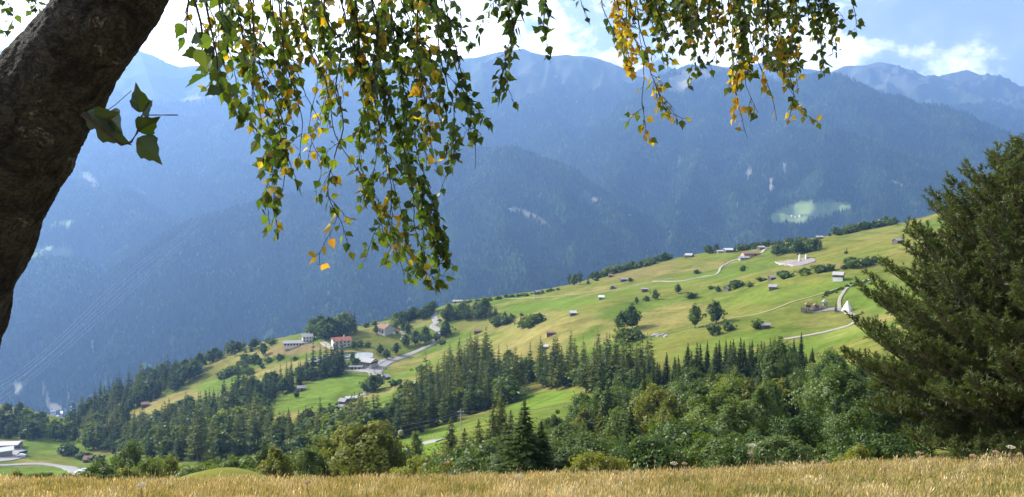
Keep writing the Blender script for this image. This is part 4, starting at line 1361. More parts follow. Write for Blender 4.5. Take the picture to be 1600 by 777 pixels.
def fence(name, label, pix, step, h, m, d0=200.0, rails=2, rad=0.07, group=None):
    pts = np.array([hit(x, y, d0) for x, y in pix])[:, :2]
    L = np.concatenate([[0], np.cumsum(np.hypot(*np.diff(pts, axis=0).T))])
    s = np.arange(0, L[-1], step)
    X, Y = np.interp(s, L, pts[:, 0]), np.interp(s, L, pts[:, 1])
    Z = terr(X, Y)
    o = tag(empty(name, (X[0], Y[0], Z[0])), label, "fence", group)
    for x, y, z in zip(X, Y, Z):
        b = MB()
        b.tube([(x - X[0], y - Y[0], z - Z[0] - .5), (x - X[0], y - Y[0], z - Z[0] + h)], rad, 5)
        b.build("post", m, o)
    for k in range(rails):
        hh = h * (0.5 + 0.42 * k)
        b = MB()
        b.tube([(x - X[0], y - Y[0] - rad, z - Z[0] + hh) for x, y, z in zip(X, Y, Z)], rad * .6, 4)
        b.build("rail", m, o)
    return o


fence("wooden_fence", "low wooden fence in front of the playground fort and tipi", [(1255, 489), (1275, 491), (1300, 489), (1322, 490)], 2.6, 1.1, M_gwood)
fence("wooden_fence", "post and rail fence along the lower road below the wood", [(640, 697), (660, 689), (690, 681)], 2.4, 1.2, M_gwood, d0=150)
fence("wooden_fence", "wooden fence along the edge of the inn's yard", [(530, 585), (552, 585), (575, 584)], 3.0, 1.2, M_gwood)
fence("court_board", "white boards along the near side of the sand court", [(1211, 411), (1225, 414), (1240, 417)], 2.2, 1.1, M_white, rails=2, rad=0.12)

# booth by the court
P = hit(1255, 408)
TAKEN.append((P, 10))
bo = tag(empty("court_booth", P, 0.1), "white posts and low brown shelter beside the sand court", "shelter")
b = MB()
for x in (-2.6, 2.2):
    b.box((x, 0, 1.6), (1.3, 1.0, 4.0))
    b.add([(x - .75, -.6, 3.6), (x + .75, -.6, 3.6), (x + .75, .6, 3.6), (x - .75, .6, 3.6), (x, 0, 4.9)], [(0, 1, 4), (1, 2, 4), (2, 3, 4), (3, 0, 4), (3, 2, 1, 0)])
b.build("pillar", M_white, bo)
b = MB()
b.box((6.0, 1.5, .7), (6.5, 3.5, 3.0))
sh = b.build("shelter_wall", M_door, bo)
b = MB()
b.box((6.0, 1.5, 2.32), (7.4, 4.4, 0.2))
b.build("roof", M_tile_brown, sh)

# pale stone post in the meadow and a pile of timber
P = hit(834, 467)
wp = tag(empty("wayside_post", P), "tall pale wayside post at the left end of the ridge meadow", "post")
b = MB()
b.tube([(0, 0, -.5), (0, 0, 3.2)], 0.5, 6)
b.build("shaft", M_cream, wp)
b = MB()
b.add([(-.9, -.9, 3.2), (.9, -.9, 3.2), (.9, .9, 3.2), (-.9, .9, 3.2), (0, 0, 4.4)], [(0, 1, 4), (1, 2, 4), (2, 3, 4), (3, 0, 4), (3, 2, 1, 0)])
b.build("cap", M_pwood, wp)
r = random.Random(5)
for k in range(7):
    P = hit(1019 + k * 3.6, 526 - (k % 3) * 1.2)
    b = MB()
    ico = [(math.cos(q * 1.047) * r.uniform(.8, 1.2), math.sin(q * 1.047) * r.uniform(.6, 1.0), 0) for q in range(6)]
    s_ = r.uniform(0.8, 1.5)
    b.add([(x * s_ * 1.2, y * s_ * 1.2, -.4) for x, y, z in ico] + [(x * s_, y * s_, r.uniform(.35, .7)) for x, y, z in ico] + [(0.1, 0, 0.9 * s_)],
          [(q, (q + 1) % 6, 6 + (q + 1) % 6, 6 + q) for q in range(6)] + [(6 + q, 6 + (q + 1) % 6, 12) for q in range(6)])
    tag(b.build("field_boulder", M_stone, loc=P), "pale boulder in the heap of stones right of the dark tree pair", "boulder", "field stones heaped above the wood")


# ------------------------------------------------------------------ vehicles
def car(label, px, py, rz, paint, d0=200.0, van=False, group=None):
    P = hit(px, py, d0)
    o = tag(empty("parked_car", P, rz), label, "car", group)
    L, W, H = (5.2, 2.0, 2.1) if van else (4.3, 1.75, 1.45)
    prof = [(-.5, .18), (-.5, .50), (-.46, .62), (-.30, .66), (-.16, 1.0), (.26, 1.0), (.42, .66), (.5, .60), (.5, .18)] if not van else [(-.5, .15), (-.5, .45), (-.44, .55), (-.34, .62), (-.24, .97), (.47, 1.0), (.5, .9), (.5, .15)]
    b = MB()
    n = len(prof)
    pts = []
    for sg in (-1, 1):
        for x, z in prof:
            nar = 0.40 if z > .7 else 0.5
            pts.append((x * L, sg * W * nar, z * H + 0.35))
    b.add(pts, [tuple(range(n)), tuple(range(2 * n - 1, n - 1, -1))] + [(k, n + k, n + (k + 1) % n, (k + 1) % n) for k in range(n)])
    b.build("body", paint, o)
    g = MB()
    for sg in (-1, 1):
        g.add([(-.22 * L, sg * W * .455, .70 * H + .35), (.30 * L, sg * W * .455, .70 * H + .35), (.22 * L, sg * W * .405, .94 * H + .35), (-.14 * L, sg * W * .405, .94 * H + .35)], [(0, 1, 2, 3)])
    g.build("side_window", M_glass, o)
    for x in (-.32, .32):
        for sg in (-1, 1):
            w = MB()
            w.tube([(x * L, sg * (W * .5 - .2), .33), (x * L, sg * (W * .5 + .03), .33)], 0.33, 12)
            wo_ = w.build("wheel", M_tyre, o)
            w = MB()
            w.tube([(x * L, sg * (W * .5 + .03), .33), (x * L, sg * (W * .5 + .05), .33)], 0.19, 10)
            w.build("rim", M_tin, wo_)
    for sg in (-1, 1):
        w = MB()
        w.box((-.505 * L, sg * W * .36, .48 * H + .35), (.04, .3, .15))
        w.build("headlight", M_tin, o)
    o.location.z += 0.42
    return o


M_tyre = mat("tyre", (0.02, 0.02, 0.02), rough=0.9, var=0.05)
M_pw = mat("car_white", (0.78, 0.78, 0.78), rough=0.25, var=0.02, spec=0.5)
M_pk = mat("car_dark", (0.03, 0.035, 0.045), rough=0.25, var=0.02, spec=0.5)
M_ps = mat("car_silver", (0.45, 0.46, 0.48), rough=0.3, var=0.02, spec=0.5)
car("white car at the right end of the village road", 124, 742, R_(25), M_pw)
car("silver car beside the white car on the village road", 130, 739, R_(20), M_ps)
car("dark van at the outer edge of the gravel yard", 35, 712, R_(60), M_pk, van=True)
car("white car under the dark van in the gravel yard", 33, 715, R_(10), M_pw)
car("dark car at the back of the gravel yard", 26, 702, R_(5), M_pk)
car("dark car driving up the road bend below the ridge", 686, 503, R_(60), M_pk)

# ------------------------------------------------------------------ cables and poles
M_cable = mat("cable_steel", (0.22, 0.22, 0.23), rough=0.5, var=0.05, metal=0.5)
M_cable_far = mat("cable_aluminium", (0.36, 0.37, 0.39), rough=0.6, var=0.02)
M_mast = mat("mast_grey", (0.35, 0.34, 0.33), rough=0.8, var=0.1)


def wire(A, B, sag, rad, n=24):
    A, B = np.asarray(A, float), np.asarray(B, float)
    t = np.linspace(0, 1, n)[:, None]
    p = A + (B - A) * t
    p[:, 2] -= (4 * t * (1 - t))[:, 0] * sag
    b = MB()
    b.tube(list(p), rad, 5)
    return b


P = hit(720, 672, 200)
pole = tag(empty("utility_pole", P), "tall wooden utility pole with crossarm and white cap before the dark wood", "pole")
top = at(720, 639, P[1])
hp = top[2] - P[2]
b = MB()
b.tube([(0, 0, -1), (0, 0, hp)], [0.22, 0.15], 8)
b.build("mast", M_mast, pole)
b = MB()
b.box((0, -0.2, hp * .86), (2.2, 0.16, 0.16))
b.box((0, -0.2, hp * .72), (1.7, 0.14, 0.14))
b.build("crossarm", M_mast, pole)
for k, x in enumerate((-1, -.5, .5, 1)):
    b = MB()
    b.tube([(x, -.2, hp * .86 + .08), (x, -.2, hp * .86 + .38)], 0.1, 6)
    b.build("insulator", M_white, pole)
for lab, dx, zf, e1, e2 in (("upper cable crossing in front of the dark wood", 0.5, .9, (560, 671), (905, 628)), ("lower cable crossing in front of the dark wood", -0.5, .74, (560, 681), (905, 641))):
    q = P + np.array([dx, -0.2, hp * zf])
    A, B = at(*e1, P[1] * 0.95), at(*e2, P[1] * 1.02)
    bb = wire(A, q, 1.5, 0.05)
    c2 = wire(q, B, 1.5, 0.05)
    bb.add(c2.v, c2.f)
    tag(bb.build("power_cable", M_cable), lab, "cable")
# small cabin hanging from the lower cable
A = at(626, 672, P[1] * 0.96)
cb = tag(empty("cable_cabin", A), "small round cabin hanging from the lower cable left of the pole", "cable cabin")
b = MB()
for i in range(7):
    pass
prof = [(0.0, -1.9), (0.7, -1.85), (0.95, -1.3), (0.95, -0.7), (0.7, -0.15), (0.0, 0.0)]
nn = 12
V_, F_2 = [], []
for rr_, zz_ in prof:
    for k in range(nn):
        V_.append((rr_ * math.cos(2 * math.pi * k / nn), rr_ * math.sin(2 * math.pi * k / nn), zz_))
for i in range(len(prof) - 1):
    for k in range(nn):
        F_2.append((i * nn + k, i * nn + (k + 1) % nn, (i + 1) * nn + (k + 1) % nn, (i + 1) * nn + k))
b.add(V_, F_2)
b.build("shell", mat("cabin_olive", (0.20, 0.20, 0.07), rough=0.4, var=0.05), cb)
b = MB()
b.tube([(0, 0, -0.05), (0.15, 0, 0.7), (0, 0, 1.3)], 0.06, 5)
b.build("hanger", M_mast, cb)
# person standing by the lower road
P = hit(657, 697, 150)
b = MB()
_sk = [((-.1, 0, 0), .07), ((-.09, 0, .45), .075), ((-.07, 0, .85), .11), ((0, 0, 1.0), .17), ((0, 0, 1.25), .18), ((0, 0, 1.45), .15), ((0, 0, 1.53), .06), ((0, 0, 1.62), .10), ((0, 0, 1.74), .09)]
b.tube([p for p, q in _sk], [q for p, q in _sk], 8)
b.tube([(.1, 0, 0), (.09, 0, .45), (.05, 0, .9)], [.07, .075, .12], 8)
b.tube([(-.17, 0, 1.42), (-.27, -.03, 1.1), (-.25, -.12, .85)], [.06, .05, .04], 6)
b.tube([(.17, 0, 1.42), (.27, -.03, 1.1), (.25, -.12, .85)], [.06, .05, .04], 6)
tag(b.build("person", mat("walker_clothes", (0.08, 0.08, 0.10), var=0.1), loc=P, sm=True), "person in dark clothes walking on the lower road by the fence", "person")

# high voltage line along the far spur
far_w = [((-40, 620), (60, 556), (200, 425), (312, 344)), ((-40, 628), (62, 560), (204, 428), (312, 346)), ((-40, 636), (66, 563), (208, 432), (313, 348)),
         ((-40, 646), (62, 567), (210, 440), (314, 352)), ((-40, 654), (68, 571), (214, 442), (314, 354)), ((-40, 662), (72, 574), (216, 446), (315, 356))]
pl = tag(empty("power_line", at(200, 425, 2900)), "bundle of pale high voltage cables climbing the far wooded spur", "power line")
o0 = np.array(pl.location)
for k, ww in enumerate(far_w):
    ds = (1900, 2350, 2950, 3600)
    pts = catmull([at(x, y, d) for (x, y), d in zip(ww, ds)], 10) - o0
    b = MB()
    b.tube(list(pts), 0.20, 5)
    b.build("cable", M_cable_far, pl)


def pylon(label, px, py, h=26.0):
    P = mhit(px, py)
    o = tag(empty("pylon", P, 0.3), label, "pylon", "white pylons on the far slope")
    b = MB()
    for sx in (-1, 1):
        for sy in (-1, 1):
            b.tube([(sx * 3, sy * 3, -6), (sx * .6, sy * .6, h)], 0.5, 4)
    for k in range(5):
        z = h * k / 5
        w = 3 - 2.4 * k / 5
        b.tube([(-w, -w, z), (w, -w, z + h / 5)], 0.3, 4)
        b.tube([(w, w, z), (-w, w, z + h / 5)], 0.3, 4)
    b.build("lattice_mast", M_cable_far, o)
    b = MB()
    for q, wq in ((.62, 9), (.85, 6)):
        b.box((0, 0, h * q), (wq * 2, 1.2, 1.2))
    b.build("crossarm", M_cable_far, o)


pylon("white pylon left of the gorge, lower of the far pair", 984, 343)
pylon("white pylon on the right hand slope, upper of the far pair", 1152, 326)

# works and a white bridge at the mouth of the far gorge
o0 = at(96, 645, 2350)
br = tag(empty("gorge_bridge", o0, R_(-58)), "white slab bridge at the mouth of the far gorge", "bridge")
b = MB()
b.box((0, 0, 0), (34, 7, 2.4))
b.box((0, -3.6, 1.9), (34, .5, 1.4))
b.box((0, 3.6, 1.9), (34, .5, 1.4))
b.build("deck", M_white, br)
for x in (-13, 0, 13):
    b = MB()
    b.box((x, 0, -14), (3, 5, 26))
    b.build("pier", M_cream, br)
for k, (px, py, w, d, h, rz, rf) in enumerate(((83, 645, 13, 9, 5, .3, M_tile_pale), (89, 652, 11, 8, 4, .1, M_tin_rose), (112, 639, 9, 7, 5, -.4, M_tile_grey))):
    house("works_building", "building", ("white roofed works building left of the gorge bridge", "rose roofed works building below the gorge bridge", "pale works building right of the gorge bridge")[k],
          px, py, w, d, h, 2.5, rz, M_white, rf, win=[("f", u, h * .5, 2.5, 2.5) for u in (-.3, 0, .3)], sink=30, loc=at(px, py, 2330 + 20 * k))
for k, (px, py, D) in enumerate(((797, 329, 4000), (802, 331, 3980), (1238, 339, 3950), (1243, 340, 3950), (1250, 339, 3960))):
    Q = mhit(px, py)
    house("mountain_farm", "house", ("pale mountain farm at the left tip of the far dry clearing", "lower mountain farm at the left tip of the far dry clearing", "leftmost farm in the far green clearing", "middle farm in the far green clearing", "rightmost farm in the far green clearing")[k],
          px, py, 14, 10, 6, 3, .2 * k, M_white, M_tile_pale, sink=12, loc=Q)
# ------------------------------------------------------------------ single trees, shrubs and hedges on the open hill
SINGLES = [  # kind, column, row of the foot, height in photo pixels, width factor, label
    ("broad_far", 1086, 513, 40, 0.9, "tall narrow round tree left of the big three part tree on the meadow"),
    ("broad_far", 1119, 506, 38, 1.35, "big dark spreading tree in the middle of the open meadow"),
    ("bush_far", 1115, 524, 20, 1.0, "dark bush just below the big spreading meadow tree"),
    ("bush_far", 1138, 517, 14, 1.1, "small round bush right of the big spreading meadow tree"),
    ("bush_far", 1184, 514, 15, 1.1, "round bush beside the dark tucked away hut"),
    ("broad_far", 1024, 469, 17, 1.1, "small round tree right of the dark flat roofed hut"),
    ("broad_far", 1060, 459, 16, 1.15, "small round tree alone, up the slope from the dark flat roofed hut"),
    ("bush_far", 1010, 471, 9, 0.9, "tiny bush left of the small round tree"),
    ("broad_far", 995, 476, 13, 0.8, "slim young tree on the dry bank above the dark pair"),
    ("bush_far", 1080, 466, 10, 1.5, "low spreading bush on the yellow bank"),
    ("bush_far", 1110, 452, 6, 1.5, "very low dark bush on the mown meadow"),
    ("bush_far", 1122, 456, 9, 1.0, "small bush left of the shrub row's hut"),
    ("bush_far", 1142, 453, 11, 1.3, "dark bush against the grey hut in the shrub row"),
    ("bush_far", 1150, 449, 12, 1.4, "bush in the middle of the shrub row by the grey hut"),
    ("bush_far", 1157, 446, 8, 1.2, "upper end bush of the shrub row by the grey hut"),
    ("bush_far", 1172, 449, 9, 1.0, "small upright bush right of the shrub row"),
    ("bush_far", 1161, 424, 9, 1.1, "round bush in the green meadow below the violet roofed farm"),
    ("bush_far", 1089, 428, 7, 1.2, "dark little bush beside the bend of the gravel track"),
    ("bush_far", 1190, 440, 7, 2.0, "long low shrub left of the little dark hut"),
    ("bush_far", 1226, 436, 14, 1.6, "wide dark bush below the sand court"),
    ("bush_far", 1256, 430, 12, 1.5, "dark bush between two others on the bank below the court"),
    ("bush_far", 1281, 426, 13, 1.5, "left half of the long dark hedge under the court"),
    ("bush_far", 1296, 424, 12, 1.4, "right half of the long dark hedge under the court"),
    ("bush_far", 1332, 419, 18, 1.2, "tall round bush right of the long hedge"),
    ("bush_far", 1353, 415, 13, 1.4, "broad bush close to the big pine's upper branches"),
    ("bush_far", 1366, 411, 11, 1.2, "smaller bush touching the big pine's outline"),
    ("bush_far", 1319, 421, 7, 1.4, "low shrub at the foot of the tall round bush"),
    ("bush_far", 1322, 397, 5, 1.0, "tiny bush above the hedge, lower of two"),
    ("spruce_far", 1323, 393, 7, 1.1, "tiny conifer above the hedge, upper of two"),
    ("spruce_far", 1306, 488, 18, 1.1, "small dark conifer between the fort and the white tipi"),
    ("bush_far", 1262, 383, 8, 1.2, "shrub left of the small pale roofed hut near the ridge"),
    ("bush_far", 1296, 369, 5, 1.0, "tiny shrub on the smooth green shoulder of the ridge"),
    ("grey_pine_far", 890, 446, 18, 0.9, "pale left tree in the clump on the ridge meadow's edge"),
    ("grey_pine_far", 906, 445, 20, 1.3, "broad middle tree in the clump on the ridge meadow's edge"),
    ("broad_far", 898, 446, 19, 1.1, "dark tree between the two pines of the ridge clump"),
    ("spruce_far", 919, 444, 14, 1.3, "short conifer at the right end of the ridge clump"),
    ("bush_far", 932, 439, 5, 1.4, "flat shrub right of the ridge clump"),
    ("bush_far", 822, 511, 17, 1.3, "dark bush at the left of the four bush clump on the dry slope"),
    ("bush_far", 832, 508, 18, 1.2, "tall bush in the middle of the four bush clump on the dry slope"),
    ("bush_far", 842, 505, 16, 1.2, "bush at the right of the four bush clump on the dry slope"),
    ("bush_far", 827, 513, 12, 1.2, "front bush of the four bush clump on the dry slope"),
    ("bush_far", 815, 494, 5, 1.0, "tiny bush above the four bush clump"),
    ("bush_far", 799, 499, 9, 1.2, "round bush right of the ridge wood"),
    ("broad_far", 789, 500, 13, 0.8, "slim tree right of the ridge wood"),
    ("broad_far", 970, 518, 34, 1.0, "left dark tree of the dense pair above the larch wood"),
    ("broad_far", 988, 515, 40, 1.1, "tall right tree of the dense pair above the larch wood"),
    ("bush_far", 978, 533, 22, 1.5, "olive bush in front of the dense tree pair"),
    ("bush_far", 995, 530, 16, 1.4, "low bush right of the dense tree pair's foot"),
    ("broad_far", 463, 623, 16, 1.1, "round pale tree beside the grey barn in the mown field"),
    ("broad_far", 583, 613, 30, 1.3, "dense round tree at the left of the roadside clump"),
    ("broad_far", 591, 608, 26, 1.1, "round tree at the right of the roadside clump"),
    ("bush_far", 575, 612, 20, 1.0, "bush at the left foot of the roadside clump"),
    ("bush_far", 615, 603, 10, 1.2, "round bush in the mown slope, larger of two"),
    ("bush_far", 624, 600, 8, 1.1, "round bush in the mown slope, smaller of two"),
    ("broad_far", 627, 622, 24, 1.0, "tree at the upper left corner of the dark wood"),
    ("bush_far", 657, 584, 14, 1.2, "dark bush in the field above the wood"),
    ("broad_far", 412, 556, 22, 1.0, "tree at the left end of the guesthouse knoll"),
    ("bush_far", 425, 538, 9, 1.2, "dark round bush at the knoll's far edge"),
    ("bush_far", 418, 536, 8, 1.2, "bush left of the dark round one at the knoll's far edge"),
    ("bush_far", 401, 540, 9, 1.2, "small round bush high on the left shoulder"),
    ("bush_far", 461, 563, 6, 1.6, "low shrub on the bank left of the pond"),
    ("bush_far", 420, 566, 9, 1.5, "shrub on the dry bank below the guesthouse"),
    ("bush_far", 437, 562, 9, 1.4, "second shrub right along the dry bank below the guesthouse"),
    ("broad_far", 594, 554, 17, 1.2, "round tree right of the inn's pond"),
    ("broad_far", 604, 562, 18, 1.0, "round tree between the inn and the road"),
    ("broad_far", 619, 554, 20, 1.0, "upright tree in the row left of the road, lowest"),
    ("broad_far", 634, 543, 22, 1.1, "tree in the row left of the road, second from below"),
    ("broad_far", 649, 541, 26, 1.0, "tall tree in the row left of the road"),
    ("broad_far", 664, 538, 30, 1.1, "tallest tree where the road passes behind"),
    ("broad_far", 682, 535, 18, 0.9, "tree at the right edge of the road"),
    ("broad_far", 697, 527, 28, 1.0, "tree right above the road bend"),
    ("broad_far", 692, 529, 22, 0.9, "shorter tree touching the one above the road bend"),
    ("bush_far", 690, 538, 6, 1.8, "flat shrub below the road bend trees"),
    ("broad_far", 552, 546, 14, 1.2, "garden tree in front of the red roofed chalet"),
    ("bush_far", 562, 541, 10, 1.3, "garden bush right of the red roofed chalet"),
    ("bush_far", 575, 542, 8, 1.3, "garden bush between the two chalets"),
    ("broad_far", 588, 522, 15, 1.0, "tree at the left corner of the brown roofed chalet"),
    ("broad_far", 618, 514, 16, 1.0, "tree behind the dark carport"),
    ("broad_far", 637, 522, 20, 1.0, "conical tree right of the brown roofed chalet"),
    ("broad_far", 630, 519, 16, 0.9, "short tree beside the conical one right of the chalet"),
    ("spruce_far", 619, 505, 18, 1.1, "single conifer on the ridge behind the brown roofed chalet"),
    ("bush_far", 585, 508, 8, 1.3, "bush on the ridge between the two chalets"),
    ("bush_far", 572, 512, 8, 1.3, "bush on the ridge behind the red roofed chalet"),
    ("broad_far", 550, 568, 18, 0.9, "tree between the pond and the inn"),
    ("bush_far", 556, 571, 12, 1.0, "bush at the inn's left corner"),
    ("bush_far", 985, 440, 6, 1.2, "shrub leaning on the right end of the dark hut"),
    ("broad_far", 720, 500, 20, 1.0, "left tree standing free before the ridge wood"),
    ("larch_near", 650, 730, 64, 0.8, "slender leafy tree in front of the lower road"),
]
for kd, px, py, hp_, wd_, lab in SINGLES:
    if lab.startswith("slender"):
        a_ = ray(px, 640)[0]
        by_top("broad_mid_near", px, 671, 190, lab, wide=0.75)
        continue
    by_foot(kd, px, py, hp_, lab, wide=wd_)

# hedge and tree belts along the ridge line
rr = random.Random(3)


def belt(pix, n, kinds, hp, label, group, jitter=2.0):
    p = np.array(pix, float)
    L = np.concatenate([[0], np.cumsum(np.hypot(*np.diff(p, axis=0).T))])
    for i in range(n):
        s = L[-1] * (i + rr.random()) / n
        x, y = np.interp(s, L, p[:, 0]), np.interp(s, L, p[:, 1])
        by_foot(rr.choice(kinds), x, y + rr.uniform(0, jitter), rr.uniform(*hp), label, group, rr.uniform(1.0, 1.5))


belt([(925, 437), (960, 426), (1000, 417), (1045, 405)], 34, ["bush_far", "bush_far", "broad_far"], (8, 13), "dark shrub in the long hedge on the ridge line", "ridge hedge shrubs")
belt([(722, 473), (760, 469), (800, 464), (840, 459), (875, 451)], 26, ["bush_far"], (3, 6), "low dark shrub on the lower ridge line", "low shrubs on the ridge line")
belt([(1104, 396), (1122, 393)], 7, ["spruce_far", "broad_far"], (9, 16), "small tree left of the bright ridge barn", "trees by the ridge barn")
belt([(1148, 392), (1185, 387), (1200, 384)], 18, ["bush_far", "broad_far", "spruce_far"], (7, 12), "small dark tree on the ridge behind the violet roofed farm", "ridge trees behind the farm")
belt([(1200, 384), (1225, 379), (1262, 374)], 10, ["bush_far"], (4, 7), "low shrub on the ridge beyond the court's tree row", "shrubs beyond the court")
belt([(1304, 368), (1340, 361), (1372, 354), (1400, 350)], 26, ["bush_far", "broad_far"], (8, 15), "shrub in the hedge on the highest part of the ridge", "high ridge hedge")
belt([(1206, 398), (1225, 396), (1250, 394), (1283, 391)], 17, ["broad_far", "broad_far", "larch_far"], (16, 26), "tree of the row above the sand court", "tree row above the court", 4)
belt([(660, 497), (672, 490)], 5, ["broad_far"], (14, 20), "tree left of the road at the ridge", "trees where the road meets the ridge", 3)
belt([(676, 486), (640, 500), (615, 506)], 12, ["broad_far", "bush_far"], (12, 20), "tree in the small wood left of the ridge road", "small wood left of the ridge road")
belt([(692, 499), (715, 497), (745, 496), (778, 495)], 22, ["broad_far", "larch_far", "spruce_far"], (18, 30), "tree of the dark ridge wood right of the road", "ridge wood right of the road", 6)
belt([(770, 507), (778, 509), (788, 506), (795, 503)], 6, ["bush_far", "broad_far"], (10, 16), "shrub below the dark ridge wood", "shrubs below the ridge wood")
belt([(485, 523), (505, 526), (530, 524), (555, 516)], 26, ["broad_far", "larch_far", "spruce_far", "broad_far"], (24, 38), "tree of the round wood behind the red roofed chalet", "round wood behind the chalet", 5)
belt([(1355, 438), (1330, 444), (1300, 456), (1284, 461)], 24, ["bush_far"], (2.5, 5), "low heath shrub on the bank above the gravel track", "shrubs on the bank above the track", 5)
belt([(300, 572), (330, 560), (362, 550), (400, 541)], 24, ["broad_far", "spruce_far", "larch_far"], (12, 22), "tree along the left ridge line", "left ridge trees", 8)
belt([(345, 590), (370, 582), (392, 580)], 10, ["broad_far", "bush_far"], (10, 18), "tree of the small grove on the yellow green slope", "grove on the left slope", 5)
belt([(372, 566), (395, 560), (410, 575)], 8, ["bush_far", "broad_far"], (8, 14), "bush scattered on the left shoulder below the ridge", "bushes on the left shoulder", 8)

# ------------------------------------------------------------------ woods on the hill
SPR = "dark spruce in the spruce belt between the yellow slope and the mown field"
grove([(95, 668), (140, 645), (190, 615), (235, 590), (285, 575), (318, 580), (296, 605), (240, 626), (205, 640), (196, 668), (150, 690), (110, 690)], 120, 4.6,
      [(4, "spruce_far", 13, 19, "conifer in the steep wood left of the yellow slope", "steep left wood conifers"), (3, "broad_far", 9, 14, "leafy tree in the steep wood left of the yellow slope", "steep left wood leafy trees"),
       (2, "larch_far", 14, 19, "larch in the steep wood left of the yellow slope", "steep left wood larches")], seed=11)
grove([(195, 672), (250, 668), (330, 658), (395, 662), (430, 690), (400, 712), (330, 722), (250, 722), (180, 716), (120, 705), (110, 690), (150, 685)], 160, 4.6,
      [(4, "larch_far", 13, 19, "tall conifer in the wood below the yellow slope", "lower left wood conifers"), (3, "broad_far", 8, 13, "leafy tree in the wood below the yellow slope", "lower left wood leafy trees"),
       (3, "spruce_far", 13, 18, "dark spruce in the wood below the yellow slope", "lower left wood spruces")], seed=12)
grove([(252, 664), (330, 640), (420, 605), (500, 580), (532, 578), (545, 586), (520, 590), (480, 598), (440, 622), (405, 648), (400, 664), (330, 662)], 95, 4.4,
      [(7, "spruce_far", 14, 19, SPR, "spruce belt"), (2, "broad_far", 9, 13, "leafy tree at the lower edge of the spruce belt", "leafy trees of the spruce belt")], seed=13)
grove([(500, 577), (520, 570), (537, 570), (536, 580), (520, 584)], 12, 4.5, [(1, "spruce_far", 15, 20, "tall spruce at the upper end of the spruce belt near the pond", "pond spruces")], seed=14)
grove([(405, 682), (450, 680), (520, 668), (585, 672), (600, 688), (560, 706), (480, 712), (420, 716)], 85, 4.4,
      [(4, "larch_far", 12, 17, "conifer in the strip of wood below the mown field", "field strip conifers"), (3, "broad_far", 9, 13, "leafy tree in the strip of wood below the mown field", "field strip leafy trees"),
       (3, "spruce_far", 12, 17, "spruce in the strip of wood below the mown field", "field strip spruces")], d0=300, seed=15)
grove([(600, 686), (625, 655), (640, 632), (665, 612), (700, 598), (750, 592), (800, 592), (860, 588), (866, 606), (815, 606), (790, 632), (730, 652), (660, 676), (615, 690)], 150, 4.0,
      [(6, "spruce_far", 12, 18, "spruce in the dark wood behind the utility pole", "dark pole wood spruces"), (3, "larch_far", 14, 20, "tall larch in the dark wood behind the utility pole", "dark pole wood larches"),
       (3, "broad_far", 9, 13, "leafy tree in the dark wood behind the utility pole", "dark pole wood leafy trees")], d0=300, seed=16)
grove([(690, 580), (720, 570), (760, 575), (770, 600), (700, 605)], 14, 4.5, [(1, "larch_far", 16, 21, "tall pointed larch at the top of the dark wood", "larches topping the dark wood")], d0=300, seed=17)
for x, y, h, lab in ((868, 578, 58, "leftmost tall larch standing clear of the wood"), (893, 582, 66, "slim larch second in the clear row"), (845, 588, 58, "larch hiding the white roofed hut"), (912, 580, 54, "larch third in the clear row"),
                     (934, 572, 60, "broad larch fourth in the clear row"), (952, 575, 56, "larch right of the broad one in the clear row"), (1012, 585, 66, "solitary larch before the green meadow right of the dark tree pair"), (878, 592, 50, "shorter larch in front of the clear row")):
    by_foot("larch_far", x, y, h, lab, d0=300, wide=0.95)
grove([(835, 600), (860, 585), (900, 588), (960, 580), (1010, 590), (1030, 610), (980, 625), (930, 622), (900, 606), (870, 612)], 60, 4.2,
      [(4, "larch_far", 12, 18, "larch in the mixed wood right of the clearing", "larches right of the clearing"), (2, "broad_far", 7, 11, "leafy tree in the mixed wood right of the clearing", "leafy trees right of the clearing"),
       (2, "spruce_far", 11, 16, "spruce in the mixed wood right of the clearing", "spruces right of the clearing")], d0=250, seed=18)
grove([(-40, 672), (30, 664), (75, 668), (110, 690), (80, 690), (30, 686), (-40, 684)], 45, 4.5, [(2, "broad_far", 7, 12, "tree behind the gravel yard", "trees behind the gravel yard"), (2, "spruce_far", 10, 15, "dark conifer behind the gravel yard", "conifers behind the gravel yard")], seed=19)
belt([(-20, 655), (10, 644), (40, 648), (80, 662)], 18, ["broad_far", "spruce_far", "larch_far"], (12, 24), "tree on the hump above the gravel yard", "trees on the yard hump", 8)
belt([(100, 704), (118, 712), (132, 716), (160, 722)], 12, ["broad_far", "bush_far"], (9, 18), "shrub round the old barn at the lawn's end", "shrubs round the old barn", 6)

# ------------------------------------------------------------------ the near wood below the meadow's edge
SP_LAB = "dark pointed spruce in the row against the green meadow"
for i in range(46):
    x = 985 + 290 * (i + rr.random()) / 46
    ytop = np.interp(x, [1000, 1040, 1080, 1130, 1180, 1230, 1270], [566, 555, 538, 532, 533, 528, 545]) + rr.uniform(-6, 12)
    by_top("spruce_near", x, ytop, rr.uniform(225, 265), SP_LAB, "spruce row against the meadow", rr.uniform(1.0, 1.4))
for i in range(34):
    x = 930 + 360 * (i + rr.random()) / 34
    ytop = np.interp(x, [930, 1000, 1080, 1150, 1220, 1290], [612, 600, 582, 576, 570, 574]) + rr.uniform(-10, 22)
    by_top(rr.choice(["spruce_near", "spruce_near", "broad_mid_near", "broad_dark_near", "larch_near"]), x, ytop, rr.uniform(180, 225), "tree of the dense slope wood, second rank behind the near bushes", "dense slope wood, upper rank", rr.uniform(1.0, 1.35))
